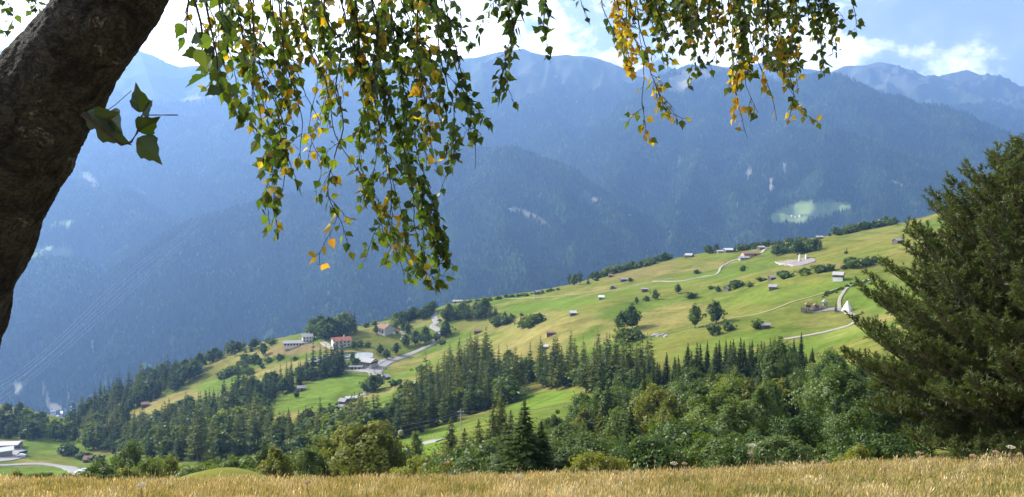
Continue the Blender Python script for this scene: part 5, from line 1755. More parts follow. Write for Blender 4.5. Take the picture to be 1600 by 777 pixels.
for i in range(24):
    x = 860 + 440 * (i + rr.random()) / 24
    ytop = np.interp(x, [860, 940, 1000, 1080, 1150, 1220, 1300], [645, 634, 624, 614, 606, 598, 596]) + rr.uniform(-20, 24)
    by_top(rr.choice(["spruce_near", "broad_mid_near", "broad_dark_near", "broad_dark_near", "broad_yellow_near", "larch_near"]), x, ytop, rr.uniform(130, 175), "tree of the dense slope wood, rank just above the near bushes", "dense slope wood, lower rank", rr.uniform(1.15, 1.55))
NEAR = [  # kind, column, row of the top, metres, width, label
    ("broad_dark_near", 1216, 524, 205, 1.0, "large dark round tree at the right end of the spruce row"),
    ("spruce_near", 1252, 518, 215, 0.95, "dark conifer right of the large round tree"),
    ("broad_mid_near", 1300, 545, 170, 1.1, "light green tree between the dark conifer and the big pine"),
    ("broad_mid_near", 1285, 590, 130, 1.1, "feathery green tree left of the big pine's lowest boughs"),
    ("broad_dark_near", 950, 600, 165, 1.25, "wide dense tree with pointed dark green shoulders left of the wood's middle"),
    ("broad_dark_near", 915, 612, 175, 1.1, "dense dark tree at the left of the wide one"),
    ("spruce_near", 985, 634, 72, 1.9, "gaunt dark spruce with bare twigs in the middle of the wood"),
    ("spruce_near", 818, 624, 52, 2.3, "massive dark conifer at the meadow's edge under the plank barn"),
    ("spruce_near", 790, 656, 54, 1.9, "dark conifer shoulder left of the massive one"),
    ("spruce_near", 846, 655, 53, 1.9, "lower dark conifer touching the massive one"),
    ("larch_near", 770, 632, 130, 1.5, "light larch left of the massive dark conifer"),
    ("larch_near", 745, 655, 120, 1.5, "shorter light larch beside the first one"),
    ("larch_near", 703, 652, 150, 1.5, "slim grey green conifer in front of the field by the pole"),
    ("larch_near", 700, 690, 110, 1.5, "bushy larch in front of the lower road"),
    ("larch_near", 782, 612, 180, 1.5, "tall thin larch below the plank barn's clearing"),
    ("larch_near", 724, 668, 128, 1.4, "light larch between the slim grey green conifer and the pair of larches"),
    ("larch_near", 797, 640, 150, 1.4, "light larch directly behind the massive dark conifer's left side"),
    ("larch_near", 678, 700, 105, 1.4, "low larch left of the bushy one by the lower road"),
    ("broad_mid_near", 755, 690, 90, 1.0, "fresh green tree behind the silvery bushes"),
    ("broad_dark_near", 868, 640, 150, 1.1, "dark leafy tree right of the massive conifer's tip"),
    ("broad_mid_near", 850, 668, 110, 1.1, "mid green tree right of the massive conifer"),
    ("bush_silver_near", 735, 694, 62, 1.2, "silvery leaved bush left of the massive dark conifer"),
    ("bush_silver_near", 768, 686, 60, 1.2, "silvery leaved bush in front of the massive dark conifer"),
    ("bush_silver_near", 800, 696, 56, 1.1, "silvery bush at the massive conifer's foot"),
    ("bush_yellow_near", 700, 716, 60, 1.0, "yellow green bush left of the silvery bushes"),
    ("bush_yellow_near", 660, 712, 66, 1.15, "low yellow green bush between the tree group and the silvery bushes"),
    ("bush_dark_near", 632, 702, 90, 1.2, "dark bush right of the yellowish tree group"),
    ("broad_yellow_near", 570, 652, 82, 1.35, "largest yellow green tree of the group at the meadow's edge"),
    ("broad_yellow_near", 600, 670, 80, 1.25, "right shoulder tree of the yellow green group"),
    ("broad_yellow_near", 540, 660, 88, 1.2, "tall tree at the back left of the yellow green group"),
    ("broad_yellow_near", 508, 682, 84, 1.2, "upright tree at the left of the yellow green group"),
    ("broad_mid_near", 484, 694, 80, 0.8, "narrow green tree left of the yellow green group"),
    ("broad_yellow_near", 430, 692, 62, 1.35, "round yellow green bush tree standing alone on the meadow's edge"),
    ("bush_dark_near", 466, 704, 85, 1.1, "dark bush right of the lone round one"),
    ("bush_dark_near", 372, 712, 95, 1.2, "round bush behind the green mound"),
    ("bush_silver_near", 366, 720, 100, 1.1, "silver flowering bush behind the green mound"),
    ("broad_mid_near", 335, 712, 110, 0.9, "olive tree behind the green mound"),
    ("broad_yellow_near", 262, 708, 85, 0.8, "light green upright tree left of the green mound"),
    ("broad_mid_near", 228, 714, 80, 0.9, "dark green bush tree left of the light upright one"),
    ("bush_yellow_near", 198, 726, 70, 1.1, "yellow green bush in the left bush row"),
    ("bush_dark_near", 155, 724, 64, 1.1, "dark round bush at the left bush row's start"),
    ("bush_dark_near", 300, 724, 80, 1.2, "bush between the light upright tree and the green mound"),
    ("bush_dark_near", 72, 733, 60, 0.8, "small bush against the village road, leftmost pair right one"),
    ("bush_dark_near", 52, 735, 58, 0.7, "small dark bush against the village road, leftmost pair left one"),
    ("bush_yellow_near", 28, 731, 62, 0.9, "tallest of the small bushes below the village road"),
    ("bush_dark_near", 98, 737, 60, 0.9, "small spreading bush below the village road"),
    ("bush_yellow_near", 118, 736, 64, 0.9, "small light bush below the parked white car"),
    ("bush_silver_near", 895, 676, 60, 1.2, "pale green bush left of the yellow hedge bush"),
    ("bush_silver_near", 876, 690, 56, 1.1, "pale bush beside the massive conifer"),
    ("bush_yellow_near", 935, 706, 48, 1.25, "bright yellow green bush in front of the wood"),
    ("bush_yellow_near", 905, 716, 46, 1.0, "small yellow green bush left of the bright one"),
    ("bush_dark_near", 1010, 676, 58, 1.15, "dense dark bush right of the gaunt spruce"),
    ("broad_dark_near", 1048, 655, 66, 1.1, "dense dark round tree in the front row, left of centre"),
    ("bush_silver_near", 1082, 660, 62, 1.3, "dense bluish green bush in the front row"),
    ("bush_dark_near", 1115, 676, 56, 1.3, "dark bush closing the front row at the gap"),
    ("bush_dark_near", 1150, 690, 52, 1.2, "low dark bush in the front row gap"),
    ("bush_silver_near", 1182, 668, 60, 1.3, "bluish green bush right of the front row gap"),
    ("bush_silver_near", 1215, 678, 54, 1.2, "second bluish bush right of the front row gap"),
    ("broad_dark_near", 1256, 640, 66, 1.1, "tall dense tree left of the big pine"),
    ("broad_dark_near", 1330, 634, 58, 1.1, "dense tree half behind the big pine's boughs"),
    ("bush_yellow_near", 1340, 690, 44, 1.0, "light green bush under the big pine's lowest bough"),
    ("bush_dark_near", 1375, 668, 48, 1.2, "dark bush behind the big pine's lowest bough"),
    ("broad_dark_near", 1150, 620, 95, 1.2, "dark leafy tree behind the front row gap"),
    ("broad_mid_near", 1105, 612, 110, 1.2, "yellowish leafy tree in the wood's middle"),
    ("broad_yellow_near", 1045, 612, 115, 1.0, "olive brown leafy tree in the wood's middle"),
    ("broad_mid_near", 1190, 598, 115, 1.2, "mid green leafy tree above the bluish bushes"),
    ("broad_dark_near", 1400, 560, 90, 1.3, "dark tree behind the big pine"),
]
for kd, px, py, D, wd_, lab in NEAR:
    by_top(kd, px, py, D, lab, wide=wd_)
grove_plan(150, 420, 100, 190, 26, 5.0, [(3, "broad_dark_near", 6, 10, "leafy tree in the hollow behind the meadow's left edge", "hollow trees, left"), (1, "broad_mid_near", 6, 9, "paler leafy tree in the hollow behind the meadow's left edge", "paler hollow trees, left")], seed=31)
grove_plan(1290, 1640, 60, 150, 16, 6.0, [(1, "broad_dark_near", 8, 12, "leafy tree hidden behind the big pine", "trees behind the big pine")], seed=32)

# beyond 290 of a kind the smallest-looking trees become one mass of woodland
for nm in ("spruce_tree", "broadleaf_tree", "larch_tree"):
    ts = [o for o in COL.objects if o.name.split(".")[0] == nm and o.parent is None]
    if len(ts) <= 290:
        continue
    ts.sort(key=lambda o: (0 if not o.get("group") else 1, -o.scale[2] * (o.dimensions[2] or 12) / max(o.location[1], 1)))
    rest = [o for o in ts[290:] if o.type == "MESH"]
    Vs, Fs, Ms, b0 = [], {}, {}, 0
    for o in rest:
        me = o.data
        co = np.empty(len(me.vertices) * 3, np.float32)
        me.vertices.foreach_get("co", co)
        M = np.array(o.matrix_basis)
        Vs.append(co.reshape(-1, 3) @ M[:3, :3].T + M[:3, 3])
        lt = np.empty(len(me.polygons), np.int32); me.polygons.foreach_get("loop_total", lt)
        ls = np.empty(len(me.polygons), np.int32); me.polygons.foreach_get("loop_start", ls)
        mi = np.empty(len(me.polygons), np.int32); me.polygons.foreach_get("material_index", mi)
        vi = np.empty(len(me.loops), np.int32); me.loops.foreach_get("vertex_index", vi)
        for n in np.unique(lt):
            if n > 4:
                continue
            k = lt == n
            Fs.setdefault(int(n), []).append(vi[ls[k][:, None] + np.arange(n)] + b0)
            Ms.setdefault(int(n), []).append(mi[k])
        b0 += len(me.vertices)
    mats = list(rest[0].data.materials)
    ks = sorted(Fs)
    o = link(nm.split("_")[0] + "_woodland", mesh_np(nm + "_mass", np.concatenate(Vs), [np.concatenate(Fs[k]) for k in ks], mats, False, mat_idx=np.concatenate([np.concatenate(Ms[k]) for k in ks])))
    tag(o, "mass of the smaller %s trees filling the hillside woods" % nm.split("_")[0], "woodland", kind="stuff")
    for q in rest:
        bpy.data.objects.remove(q)
# ------------------------------------------------------------------ the big pine at the meadow's edge
rp_ = np.random.default_rng(77)
PD = 25.0
pa = ray(1672, 600)[0]
PX, PY = pa * PD, PD
PZ = ground(PX, PY) - 0.1
pine = tag(empty("pine_tree", (PX, PY, PZ)), "big dark green pine with upswept boughs rising from the meadow's edge", "pine")
PH = 10.8


def prof_pine(z):
    return np.interp(z, [0.2, 1.5, 3.2, 5.0, 6.8, 8.2, 9.4, 10.0, 10.6, 11.2], [4.6, 6.0, 6.6, 6.0, 5.0, 3.8, 2.7, 1.7, 0.8, 0.2])


tm = MB()
tm.tube([(0, 0, -.5), (0.05, 0, 2), (-.05, 0.05, 5), (0.03, 0, 8), (0, 0, PH)], [.34, .28, .21, .13, .03], 10)
tm.build("trunk", M_bark, pine, sm=True)
bm_ = MB()
TP, TD, TS = [], [], []        # needle shoots: position, direction, size
nb = 330
for i in range(nb):
    z0 = 0.35 + (PH - 1.2) * ((i + rp_.random()) / nb) ** 1.1
    az = i * 2.39996 + rp_.normal(0, .25)
    up = rp_.uniform(0.20, 0.50) + 0.05 * z0
    if i % 6 == 0:
        z0, up = rp_.uniform(.25, 1.6), rp_.uniform(-.02, .14)
    hd = np.array([math.cos(az), math.sin(az), 0])
    lat = np.array([-math.sin(az), math.cos(az), 0])
    # length so that the tip reaches the outline
    L = 1.0
    for q in range(20):
        if L > prof_pine(z0 + up * L * 0.85):
            break
        L += 0.35
    L *= rp_.uniform(0.78, 1.03)
    ts = np.linspace(0, 1, 7)
    bow = rp_.normal(0, .12)
    pts = [hd * L * t + lat * bow * L * t * t + np.array([0, 0, z0 + up * L * (0.35 * t + 0.65 * t * t)]) for t in ts]
    bm_.tube(pts, [0.055 * (1 - t) * (L / 4) ** .5 + 0.012 for t in ts], 5, cap=False)
    n2 = int(8 + L * 5.5)
    for k in range(n2):
        t = 0.24 + 0.76 * (k + rp_.random()) / n2
        j = min(int(t * 6), 5)
        p = pts[j] + (pts[j + 1] - pts[j]) * (t * 6 - j)
        tang = unit(pts[j + 1] - pts[j])
        side = (-1) ** k
        l2 = (0.35 + 0.30 * L * (1.05 - t)) * rp_.uniform(.7, 1.2)
        d2 = unit(tang * 0.8 + lat * side * rp_.uniform(.5, 1.0) + np.array([0, 0, rp_.uniform(0.15, .65)]))
        mid = p + d2 * l2 * .5
        end = p + d2 * l2 + np.array([0, 0, .14 * l2])
        bm_.tube([p, mid, end], [0.016, .011, .006], 3, cap=False)
        n3 = max(4, int(l2 * 10))
        for q in range(n3):
            u = 0.15 + 0.85 * (q + rp_.random()) / n3
            b = p + (end - p) * u
            d3 = unit(d2 * .9 + rp_.normal(0, .55, 3) + np.array([0, 0, .45]))
            TP.append(b + d3 * 0.04)
            TD.append(d3)
            TS.append(rp_.uniform(.16, .30))
bm_.build("bough", M_bark, pine)
TP, TD, TS = np.array(TP), np.array(TD), np.array(TS)
NN = 25
k = len(TP)
base = np.repeat(TP, NN, 0)
dr_ = np.repeat(TD, NN, 0)
sz = np.repeat(TS, NN)
u = rp_.random(k * NN)
base = base + dr_ * (u * sz)[:, None]
ndir = unit(dr_ * rp_.uniform(.35, 1.0, (k * NN, 1)) + unit(rp_.normal(0, 1, (k * NN, 3))) * 0.75)
ln_ = rp_.uniform(.10, .17, k * NN)[:, None]
sd = unit(np.cross(ndir, rp_.normal(0, 1, ndir.shape))) * 0.016
V = np.stack([base - sd, base + sd, base + ndir * ln_], 1).reshape(-1, 3)
M_pine = leaf_mat("pine_needles", (0.032, 0.050, 0.011), (0.115, 0.135, 0.027), trans=0.34, gloss=0.03)
link("needles", mesh_np("needles", V, np.arange(len(V)).reshape(-1, 3), M_pine), pine)
print("pine shoots", k)

# ------------------------------------------------------------------ golden meadow grass and its flower stalks
rg = np.random.default_rng(9)


def grass(name, label, n, xr, d0, d1, hmin, hmax, wid, cols, heads=0.0, droop=0.35):
    D = np.sqrt(rg.uniform(d0 * d0, d1 * d1, n))
    X = rg.uniform(-xr, xr, n) * D
    cl = fbm(X * .9, D * .9, 3, 301)
    Z = terr(X, D)
    h = rg.uniform(hmin, hmax, n) * (1 + 0.8 * cl) * np.where(rg.random(n) < .03, 1.7, 1)
    an = rg.uniform(0, 6.28, n)
    bend = rg.uniform(.05, droop, n) * h
    dx, dy = np.cos(an) * bend + 0.10 * h, np.sin(an) * bend
    wv = rg.uniform(0, 6.28, n)
    wx, wy = np.cos(wv) * wid, np.sin(wv) * wid
    P0 = np.stack([X, D, Z - .03], 1)
    P1 = np.stack([X + dx * .35, D + dy * .35, Z + h * .6], 1)
    P2 = np.stack([X + dx, D + dy, Z + h * (1 - .25 * bend / h)], 1)
    W = np.stack([wx, wy, 0 * wx], 1)
    V = np.stack([P0 - W, P0 + W, P1 - W * .8, P1 + W * .8, P2 - W * .15, P2 + W * .15], 1)
    i = (np.arange(n) * 6)[:, None]
    Fq = np.concatenate([i + np.array([[0, 1, 3, 2]]), i + np.array([[2, 3, 5, 4]])])
    tone = np.array(cols)
    pk = np.clip(0.5 + 0.8 * cl + rg.normal(0, .25, n), 0, .999)
    f = pk * (len(tone) - 1)
    i0 = f.astype(int)
    C = tone[i0] + (tone[np.minimum(i0 + 1, len(tone) - 1)] - tone[i0]) * (f - i0)[:, None]
    C = C * rg.uniform(.5, 1.35, (n, 1))
    cols6 = np.repeat(C, 6, 0)
    faces = [Fq]
    Vs = [V.reshape(-1, 3)]
    if heads:
        m = rg.random(n) < heads
        Q = P2[m]
        kk = len(Q)
        dd = unit(np.stack([dx[m], dy[m], h[m] * .8], 1))
        ww = W[m] / wid * 0.011
        L_ = rg.uniform(.06, .13, kk)[:, None]
        HV = np.stack([Q - dd * L_ * .4, Q + ww, Q + dd * L_ * .6, Q - ww], 1)
        faces.append(np.arange(kk * 4).reshape(-1, 4) + n * 6)
        Vs.append(HV.reshape(-1, 3))
        cols6 = np.concatenate([cols6, np.repeat(C[m] * np.array((1.15, 1.0, .9)), 4, 0)])
    o = link(name, mesh_np(name, np.concatenate(Vs), faces, M_grass, False, cols=cols6))
    tag(o, label, "grass", kind="stuff")


M_grass = leaf_mat("dry_grass", (0, 0, 0), (1, 1, 1), trans=0.4, attr="tint", gloss=0.03, tcol=(1.15, 1.05, .8))
GOLD = [(0.12, 0.160, 0.035), (0.19, 0.205, 0.05), (0.33, 0.295, 0.085), (0.42, 0.35, 0.13), (0.33, 0.245, 0.115), (0.62, 0.55, 0.32)]
grass("meadow_grass", "tall golden dry grass with seed heads covering the near meadow", 240000, .80, 11.5, 27, .12, .28, .0042, GOLD, heads=.30)
grass("near_grass", "golden grass blades close below the viewpoint", 14000, 1.0, 2.5, 11.5, .15, .3, .0035, GOLD, heads=.3)

M_stalk = mat("dry_stalk", (0.16, 0.10, 0.06), var=0.15)
M_umbel = mat("umbel_head", (0.33, 0.22, 0.13), var=0.25, scale=20)
M_umbel_w = mat("umbel_white", (0.50, 0.44, 0.33), var=0.2, scale=20)
U = [(700, 727, 19, 0, "broad brown umbel head at the edge of the wood, left of the twin stalks"), (1056, 727, 20, 1, "wide drooping umbel under the dark front row bushes"), (1068, 728, 20.5, 0, "small umbel close to the wide drooping one"),
     (1180, 699, 19.5, 1, "tall umbel stalk standing highest against the dark bushes"), (1173, 712, 20, 0, "shorter stalk beside the tallest umbel"), (1222, 727, 20, 0, "small umbel left of the big pine's boughs"),
     (1440, 712, 18, 0, "umbel stalk in front of the pine's shade, left"), (1520, 716, 18, 0, "umbel stalk in front of the pine's shade, middle"), (1584, 702, 18, 1, "tall pale umbel at the pine's foot"), (1556, 710, 18.5, 0, "slim stalk near the tall pale umbel"),
     (1388, 738, 16.5, 0, "dark stalk crossing the golden grass below the pine"), (485, 758, 15.5, 0, "dark stalk in the golden grass under the yellow green trees"), (222, 762, 15.5, 1, "pale headed stalk in the left part of the golden grass"),
     (960, 742, 17, 0, "brown stalk in the golden grass under the bright bush"), (815, 748, 17, 1, "pale bent stalk below the massive conifer"), (1290, 726, 19, 0, "small umbel under the tall dense tree")]
for px, py, D, wht, lab in U:
    T = at(px, py, D)
    gz = ground(T[0], T[1])
    h = max(.45, T[2] - gz)
    o = tag(empty("umbel_stalk", (T[0], T[1], gz)), lab, "wildflower")
    b = MB()
    lx = random.uniform(-.08, .08)
    b.tube([(0, 0, -.05), (lx * .4, 0, h * .5), (lx, 0, h)], [.009, .007, .005], 5)
    for q in range(3):
        zz = h * (.45 + .15 * q)
        an = q * 2.2
        b.tube([(lx * .5, 0, zz), (lx * .5 + .1 * math.cos(an), .1 * math.sin(an), zz + .10)], .004, 4)
    b.build("stem", M_stalk, o)
    b = MB()
    R0 = .10 if wht else .075
    for q in range(14):
        an, rr_ = q * 2.4, R0 * math.sqrt((q + .5) / 14)
        tip = (lx + rr_ * math.cos(an), rr_ * math.sin(an), h + .09 - rr_ * .5)
        b.tube([(lx, 0, h), tip], .003, 3, cap=False)
        b.tube([(tip[0], tip[1], tip[2] - .004), (tip[0], tip[1], tip[2] + .014)], [.012, .015], 6)
    b.build("flower_head", M_umbel_w if wht else M_umbel, o)

# ------------------------------------------------------------------ the birch we stand under
rb_ = np.random.default_rng(21)
birch = tag(empty("birch_tree", (-1.75, 2.1, ground(-1.75, 2.1))), "leaning old birch with cracked bark and hanging yellowing branches", "birch")
BO = np.array(birch.location)


def w_at(px, py, d):
    return at(px, py, d)


# trunk: centre line and half width read as photo columns, 2.1 m away
TR = [(-150, 1180, .20), (-140, 900, .17), (-130, 640, .158), (-84, 470, .150), (-28, 330, .148), (22, 225, .150), (68, 150, .133), (117, 80, .120), (173, 5, .112), (228, -80, .108), (270, -180, .12), (340, -300, .11), (420, -440, .09)]
ctr = catmull([w_at(x, y, 2.1) for x, y, q in TR], 40)
radl = np.interp(np.linspace(0, 1, len(ctr)), np.linspace(0, 1, len(TR)), [q for _, _, q in TR])
nseg = 170
rows = []
for i, p in enumerate(ctr):
    d = unit((ctr[min(i + 1, len(ctr) - 1)] - ctr[max(i - 1, 0)])[None])[0]
    u_ = unit(np.cross(d, (0, 1, 0))[None])[0]
    v_ = np.cross(d, u_)
    th = np.arange(nseg) * 2 * np.pi / nseg
    s_ = i * 0.0075
    rr_ = radl[i] * (1 + 0.085 * fbm(np.cos(th) * 1.2 + 5, np.sin(th) * 1.2 + s_ * 3, 3, 401) + 0.055 * fbm(th * 4, np.full(nseg, s_ * 9), 3, 411) + 0.06 * np.maximum(0, fbm(np.cos(th) * 2.2, np.sin(th) * 2.2 + s_ * 6, 2, 421) - .25) + 0.030 * np.abs(fbm(np.cos(th) * 9 + s_ * 4, np.sin(th) * 9 + s_ * 22, 4, 431)) + 0.018 * fbm(np.cos(th) * 26, np.sin(th) * 26 + s_ * 60, 2, 441))
    rows.append(p[None] + (np.cos(th)[:, None] * u_ + np.sin(th)[:, None] * v_) * rr_[:, None])
TV = np.array(rows)
TV = np.concatenate([TV, TV[:, :1]], 1) - BO
M_birch = bpy.data.materials.new("birch_bark")
M_birch.use_nodes = True
t = M_birch.node_tree
b_ = t.nodes["Principled BSDF"]
b_.inputs["Roughness"].default_value = 0.9
b_.inputs["Specular IOR Level"].default_value = 0.2
tcx = N(t, "ShaderNodeTexCoord")
n1 = N(t, "ShaderNodeTexNoise", inp={"Scale": 11.0, "Detail": 10.0, "Roughness": 0.72, "Distortion": 0.8})
t.links.new(tcx.outputs["Object"], n1.inputs["Vector"])
vz = N(t, "ShaderNodeTexVoronoi", inp={"Scale": 55.0})
vz.feature = "DISTANCE_TO_EDGE"
mpv = N(t, "ShaderNodeMapping")
mpv.inputs["Scale"].default_value = (0.8, 0.8, 1.5)
nd = N(t, "ShaderNodeTexNoise", inp={"Scale": 18.0, "Detail": 4.0})
t.links.new(tcx.outputs["Object"], nd.inputs["Vector"])
ad = N(t, "ShaderNodeMix", data_type="VECTOR")
ad.inputs[0].default_value = 0.06
t.links.new(tcx.outputs["Object"], ad.inputs[4])
t.links.new(nd.outputs["Color"], ad.inputs[5])
t.links.new(ad.outputs[1], mpv.inputs[0])
t.links.new(mpv.outputs[0], vz.inputs["Vector"])
n3 = N(t, "ShaderNodeTexNoise", inp={"Scale": 60.0, "Detail": 6.0, "Roughness": 0.7})
t.links.new(tcx.outputs["Object"], n3.inputs["Vector"])
c1 = ramp(t, [(0.36, (0.012, 0.011, 0.009)), (0.46, (0.030, 0.027, 0.022)), (0.54, (0.062, 0.058, 0.047)), (0.59, (0.032, 0.028, 0.023)), (0.655, (0.19, 0.185, 0.155)), (0.75, (0.38, 0.37, 0.33))])
t.links.new(n1.outputs["Fac"], c1.inputs[0])
c2 = ramp(t, [(0.0, (0.25, 0.25, 0.25)), (0.10, (1, 1, 1))])
t.links.new(vz.outputs["Distance"], c2.inputs[0])
m1 = N(t, "ShaderNodeMix", data_type="RGBA", blend_type="MULTIPLY")
m1.inputs[0].default_value = 0.5
t.links.new(c1.outputs[0], m1.inputs[6])
t.links.new(c2.outputs[0], m1.inputs[7])
m2 = N(t, "ShaderNodeMix", data_type="RGBA", blend_type="OVERLAY")
m2.inputs[0].default_value = 0.85
t.links.new(m1.outputs[2], m2.inputs[6])
t.links.new(n3.outputs["Fac"], m2.inputs[7])
t.links.new(m2.outputs[2], b_.inputs["Base Color"])
hsum = math_node(t, "MULTIPLY_ADD", c2.outputs[0], 0.6, n3.outputs["Fac"])
hs2 = math_node(t, "MULTIPLY_ADD", n1.outputs["Fac"], 1.6, hsum)
bp = N(t, "ShaderNodeBump", inp={"Strength": 1.0, "Distance": 0.02})
t.links.new(hs2, bp.inputs["Height"])
t.links.new(bp.outputs[0], b_.inputs["Normal"])
link("trunk", mesh_np("trunk", TV.reshape(-1, 3), grid_faces(*TV.shape[:2]), M_birch, True), birch)

M_twig = mat("birch_twig", (0.030, 0.020, 0.016), rough=0.8, var=0.2, scale=30)
M_bleaf = leaf_mat("birch_leaves", (0, 0, 0), (1, 1, 1), trans=0.55, attr="tint", gloss=0.03, rough=0.4, tcol=(1.5, 1.55, .55))
LEAF_O = np.array([(0, 0), (.05, .17), (.13, .36), (.22, .43), (.33, .42), (.45, .34), (.58, .25), (.72, .14), (.86, .055), (1.0, 0)])
nl_ = len(LEAF_O)
FOLD = 0.22
LV = [(x, 0, 0) for x, y in LEAF_O]
for sg in (1, -1):
    LV += [(x + (.02 if k % 2 else -.02), sg * y * (1.06 if k % 2 else .97), -FOLD * y) for k, (x, y) in enumerate(LEAF_O[1:-1])]
LV = np.array(LV)
LF = []
for o_ in (nl_, nl_ + nl_ - 2):
    LF.append((0, 1, o_))
    for q in range(nl_ - 3):
        LF += [(q + 1, q + 2, o_ + q + 1), (q + 1, o_ + q + 1, o_ + q)]
    LF.append((nl_ - 2, nl_ - 1, o_ + nl_ - 3))
LF = np.array(LF)
PAL = {"dark": [(.030, .060, .012), (.050, .085, .014), (.070, .105, .016)], "green": [(.055, .095, .014), (.085, .130, .018), (.13, .17, .022)],
       "mix": [(.060, .095, .015), (.13, .15, .02), (.30, .22, .025)], "yellow": [(.36, .26, .022), (.48, .32, .025), (.42, .24, .022)], "orange": [(.40, .20, .025), (.33, .15, .03)]}


class Spray:
    def __init__(self):
        self.mb = MB()
        self.P, self.D, self.N_, self.S, self.C = [], [], [], [], []

    def leaf(self, p, d, size, pal):
        d = d / np.linalg.norm(d)
        pet = size * rb_.uniform(.25, .5)
        q = p + d * pet
        self.mb.tube([p, q], [.0010, .0007], 3, m=0, cap=False)
        c = np.array(PAL[pal][rb_.integers(len(PAL[pal]))]) * rb_.uniform(.5, 1.2)
        self.P.append(q)
        self.D.append(d)
        n = rb_.normal(0, 1, 3)
        self.N_.append(n - d * n.dot(d))
        self.S.append(size * rb_.uniform(.62, 1.05))
        self.C.append(c)

    def build(self, parent):
        tw = self.mb.build("hanging_branch", M_twig, parent)
        P, D, Nn, S, C = (np.array(q) for q in (self.P, self.D, self.N_, self.S, self.C))
        Nn = unit(Nn)
        Y = np.cross(Nn, D)
        lv = LV[None].repeat(len(P), 0).copy()
        lv[..., 2] *= rb_.uniform(.2, 1.8, (len(P), 1))
        lv[..., 1] *= rb_.uniform(.75, 1.0, (len(P), 1))
        lv[..., 2] -= rb_.normal(.10, .14, (len(P), 1)) * lv[..., 0] ** 2
        V = P[:, None] + S[:, None, None] * (lv[..., :1] * D[:, None] + lv[..., 1:2] * Y[:, None] + lv[..., 2:] * Nn[:, None])
        Fc = (LF[None] + (np.arange(len(P)) * len(LV))[:, None, None]).reshape(-1, 3)
        link("leaves", mesh_np("leaves", V.reshape(-1, 3), Fc, M_bleaf, False, cols=np.repeat(C, len(LV), 0)), tw)
        return tw


def pick(weights):
    u = rb_.random() * sum(w for _, w in weights)
    for n_, w in weights:
        u -= w
        if u <= 0:
            return n_
    return weights[-1][0]


DOWN = np.array([0, 0, -1.0])


def strand(pix, d, size=.046, dens=1.0, pal=(("green", 1),), start=0.0, side=1.0, rad=.0034, bare=0.0):
    """one hanging branch along photo positions, d metres away (or from d0 to d1), with side twigs and leaves"""
    if pix[0][1] > -20:
        rad = .0013
    d0, d1 = d if hasattr(d, "__len__") else (d, d)
    n = len(pix)
    C = catmull([w_at(x, y, d0 + (d1 - d0) * i / max(1, n - 1)) for i, (x, y) in enumerate(pix)], 8)
    L = np.concatenate([[0], np.cumsum(np.linalg.norm(np.diff(C, axis=0), axis=1))])
    m = max(6, int(L[-1] / .03))
    s = np.linspace(0, L[-1], m)
    P = np.stack([np.interp(s, L, C[:, k]) for k in range(3)], 1)
    wob = np.cumsum(rb_.normal(0, .0032, (m, 3)), 0)
    wob -= np.linspace(0, 1, m)[:, None] * wob[-1] * .7
    P = P + wob * np.array([1, 1.5, .4]) - BO
    sp = Spray()
    sp.mb.tube(list(P), list(np.interp(np.linspace(0, 1, m), [0, 1], [rad, .0011])), 5, cap=False)
    i = max(1, int(m * start))
    acc = 0.0
    ph_ = rb_.random() * 90
    for k in range(i, m):
        t = k / (m - 1)
        clump = 0.25 + 1.9 * max(0.0, 0.5 + 1.5 * float(fbm(np.array([k * .11 + ph_]), np.array([ph_ * 3.3]), 2, 501)[0]))
        acc += dens * 1.55 * clump * (0.25 if t < bare else 1.0)
        tang = unit((P[min(k + 1, m - 1)] - P[k - 1])[None])[0]
        while acc > rb_.random():
            acc -= 1.0
            dd = unit((tang * .35 + DOWN * rb_.uniform(.3, 1.1) + rb_.normal(0, .55, 3))[None])[0]
            sp.leaf(P[k] + rb_.normal(0, .003, 3), dd, size, pick(pal))
        if rb_.random() < .26 * side * dens and t < .95 and t >= bare * .8:
            l2 = rb_.uniform(.06, .20) * (1.15 - .6 * t)
            q0 = P[k]
            d2 = unit((tang * .7 + rb_.normal(0, .6, 3) * np.array([1, 1, .4]))[None])[0]
            pts = [q0]
            kk = max(3, int(l2 / .022))
            for q in range(kk):
                d2 = unit((d2 + DOWN * .20 + rb_.normal(0, .10, 3))[None])[0]
                pts.append(pts[-1] + d2 * l2 / kk)
            sp.mb.tube(pts, list(np.linspace(.0015, .0008, len(pts))), 4, cap=False)
            for q in range(1, len(pts)):
                for w_ in range(1 + int(rb_.random() < .65 * dens)):
                    dd = unit((d2 * .4 + DOWN * rb_.uniform(.2, 1.0) + rb_.normal(0, .6, 3))[None])[0]
                    sp.leaf(pts[q], dd, size * rb_.uniform(.8, 1.05), pick(pal))
            if rb_.random() < .18:      # catkin
                e = pts[-1]
                sp.mb.tube([e, e + DOWN * .006, e + DOWN * .022, e + DOWN * .028], [.001, .0032, .0032, .001], 6)
    return sp.build(birch)


G, DK, MXD, YL, MIXY = (("green", 3), ("dark", 2), ("mix", 1)), (("dark", 4), ("green", 1.4)), (("mix", 3), ("green", 3), ("yellow", .5), ("dark", 1)), (("yellow", 5), ("mix", 2), ("orange", .5)), (("mix", 3), ("green", 2), ("yellow", 2), ("dark", 1))
# big near leaves at the top left of the curtain
strand([(296, -60), (290, 0), (300, 40)], 1.45, .050, .75, DK, side=.5)
strand([(320, -60), (330, 10), (338, 60), (345, 110)], (1.5, 1.6), .052, .8, DK, side=.5)
strand([(350, -60), (345, 0), (365, 40)], 1.7, .05, .8, DK, side=.5)
strand([(300, -40), (320, 60), (340, 110), (375, 160), (402, 215)], (1.9, 2.4), .047, 1.0, G, side=1)
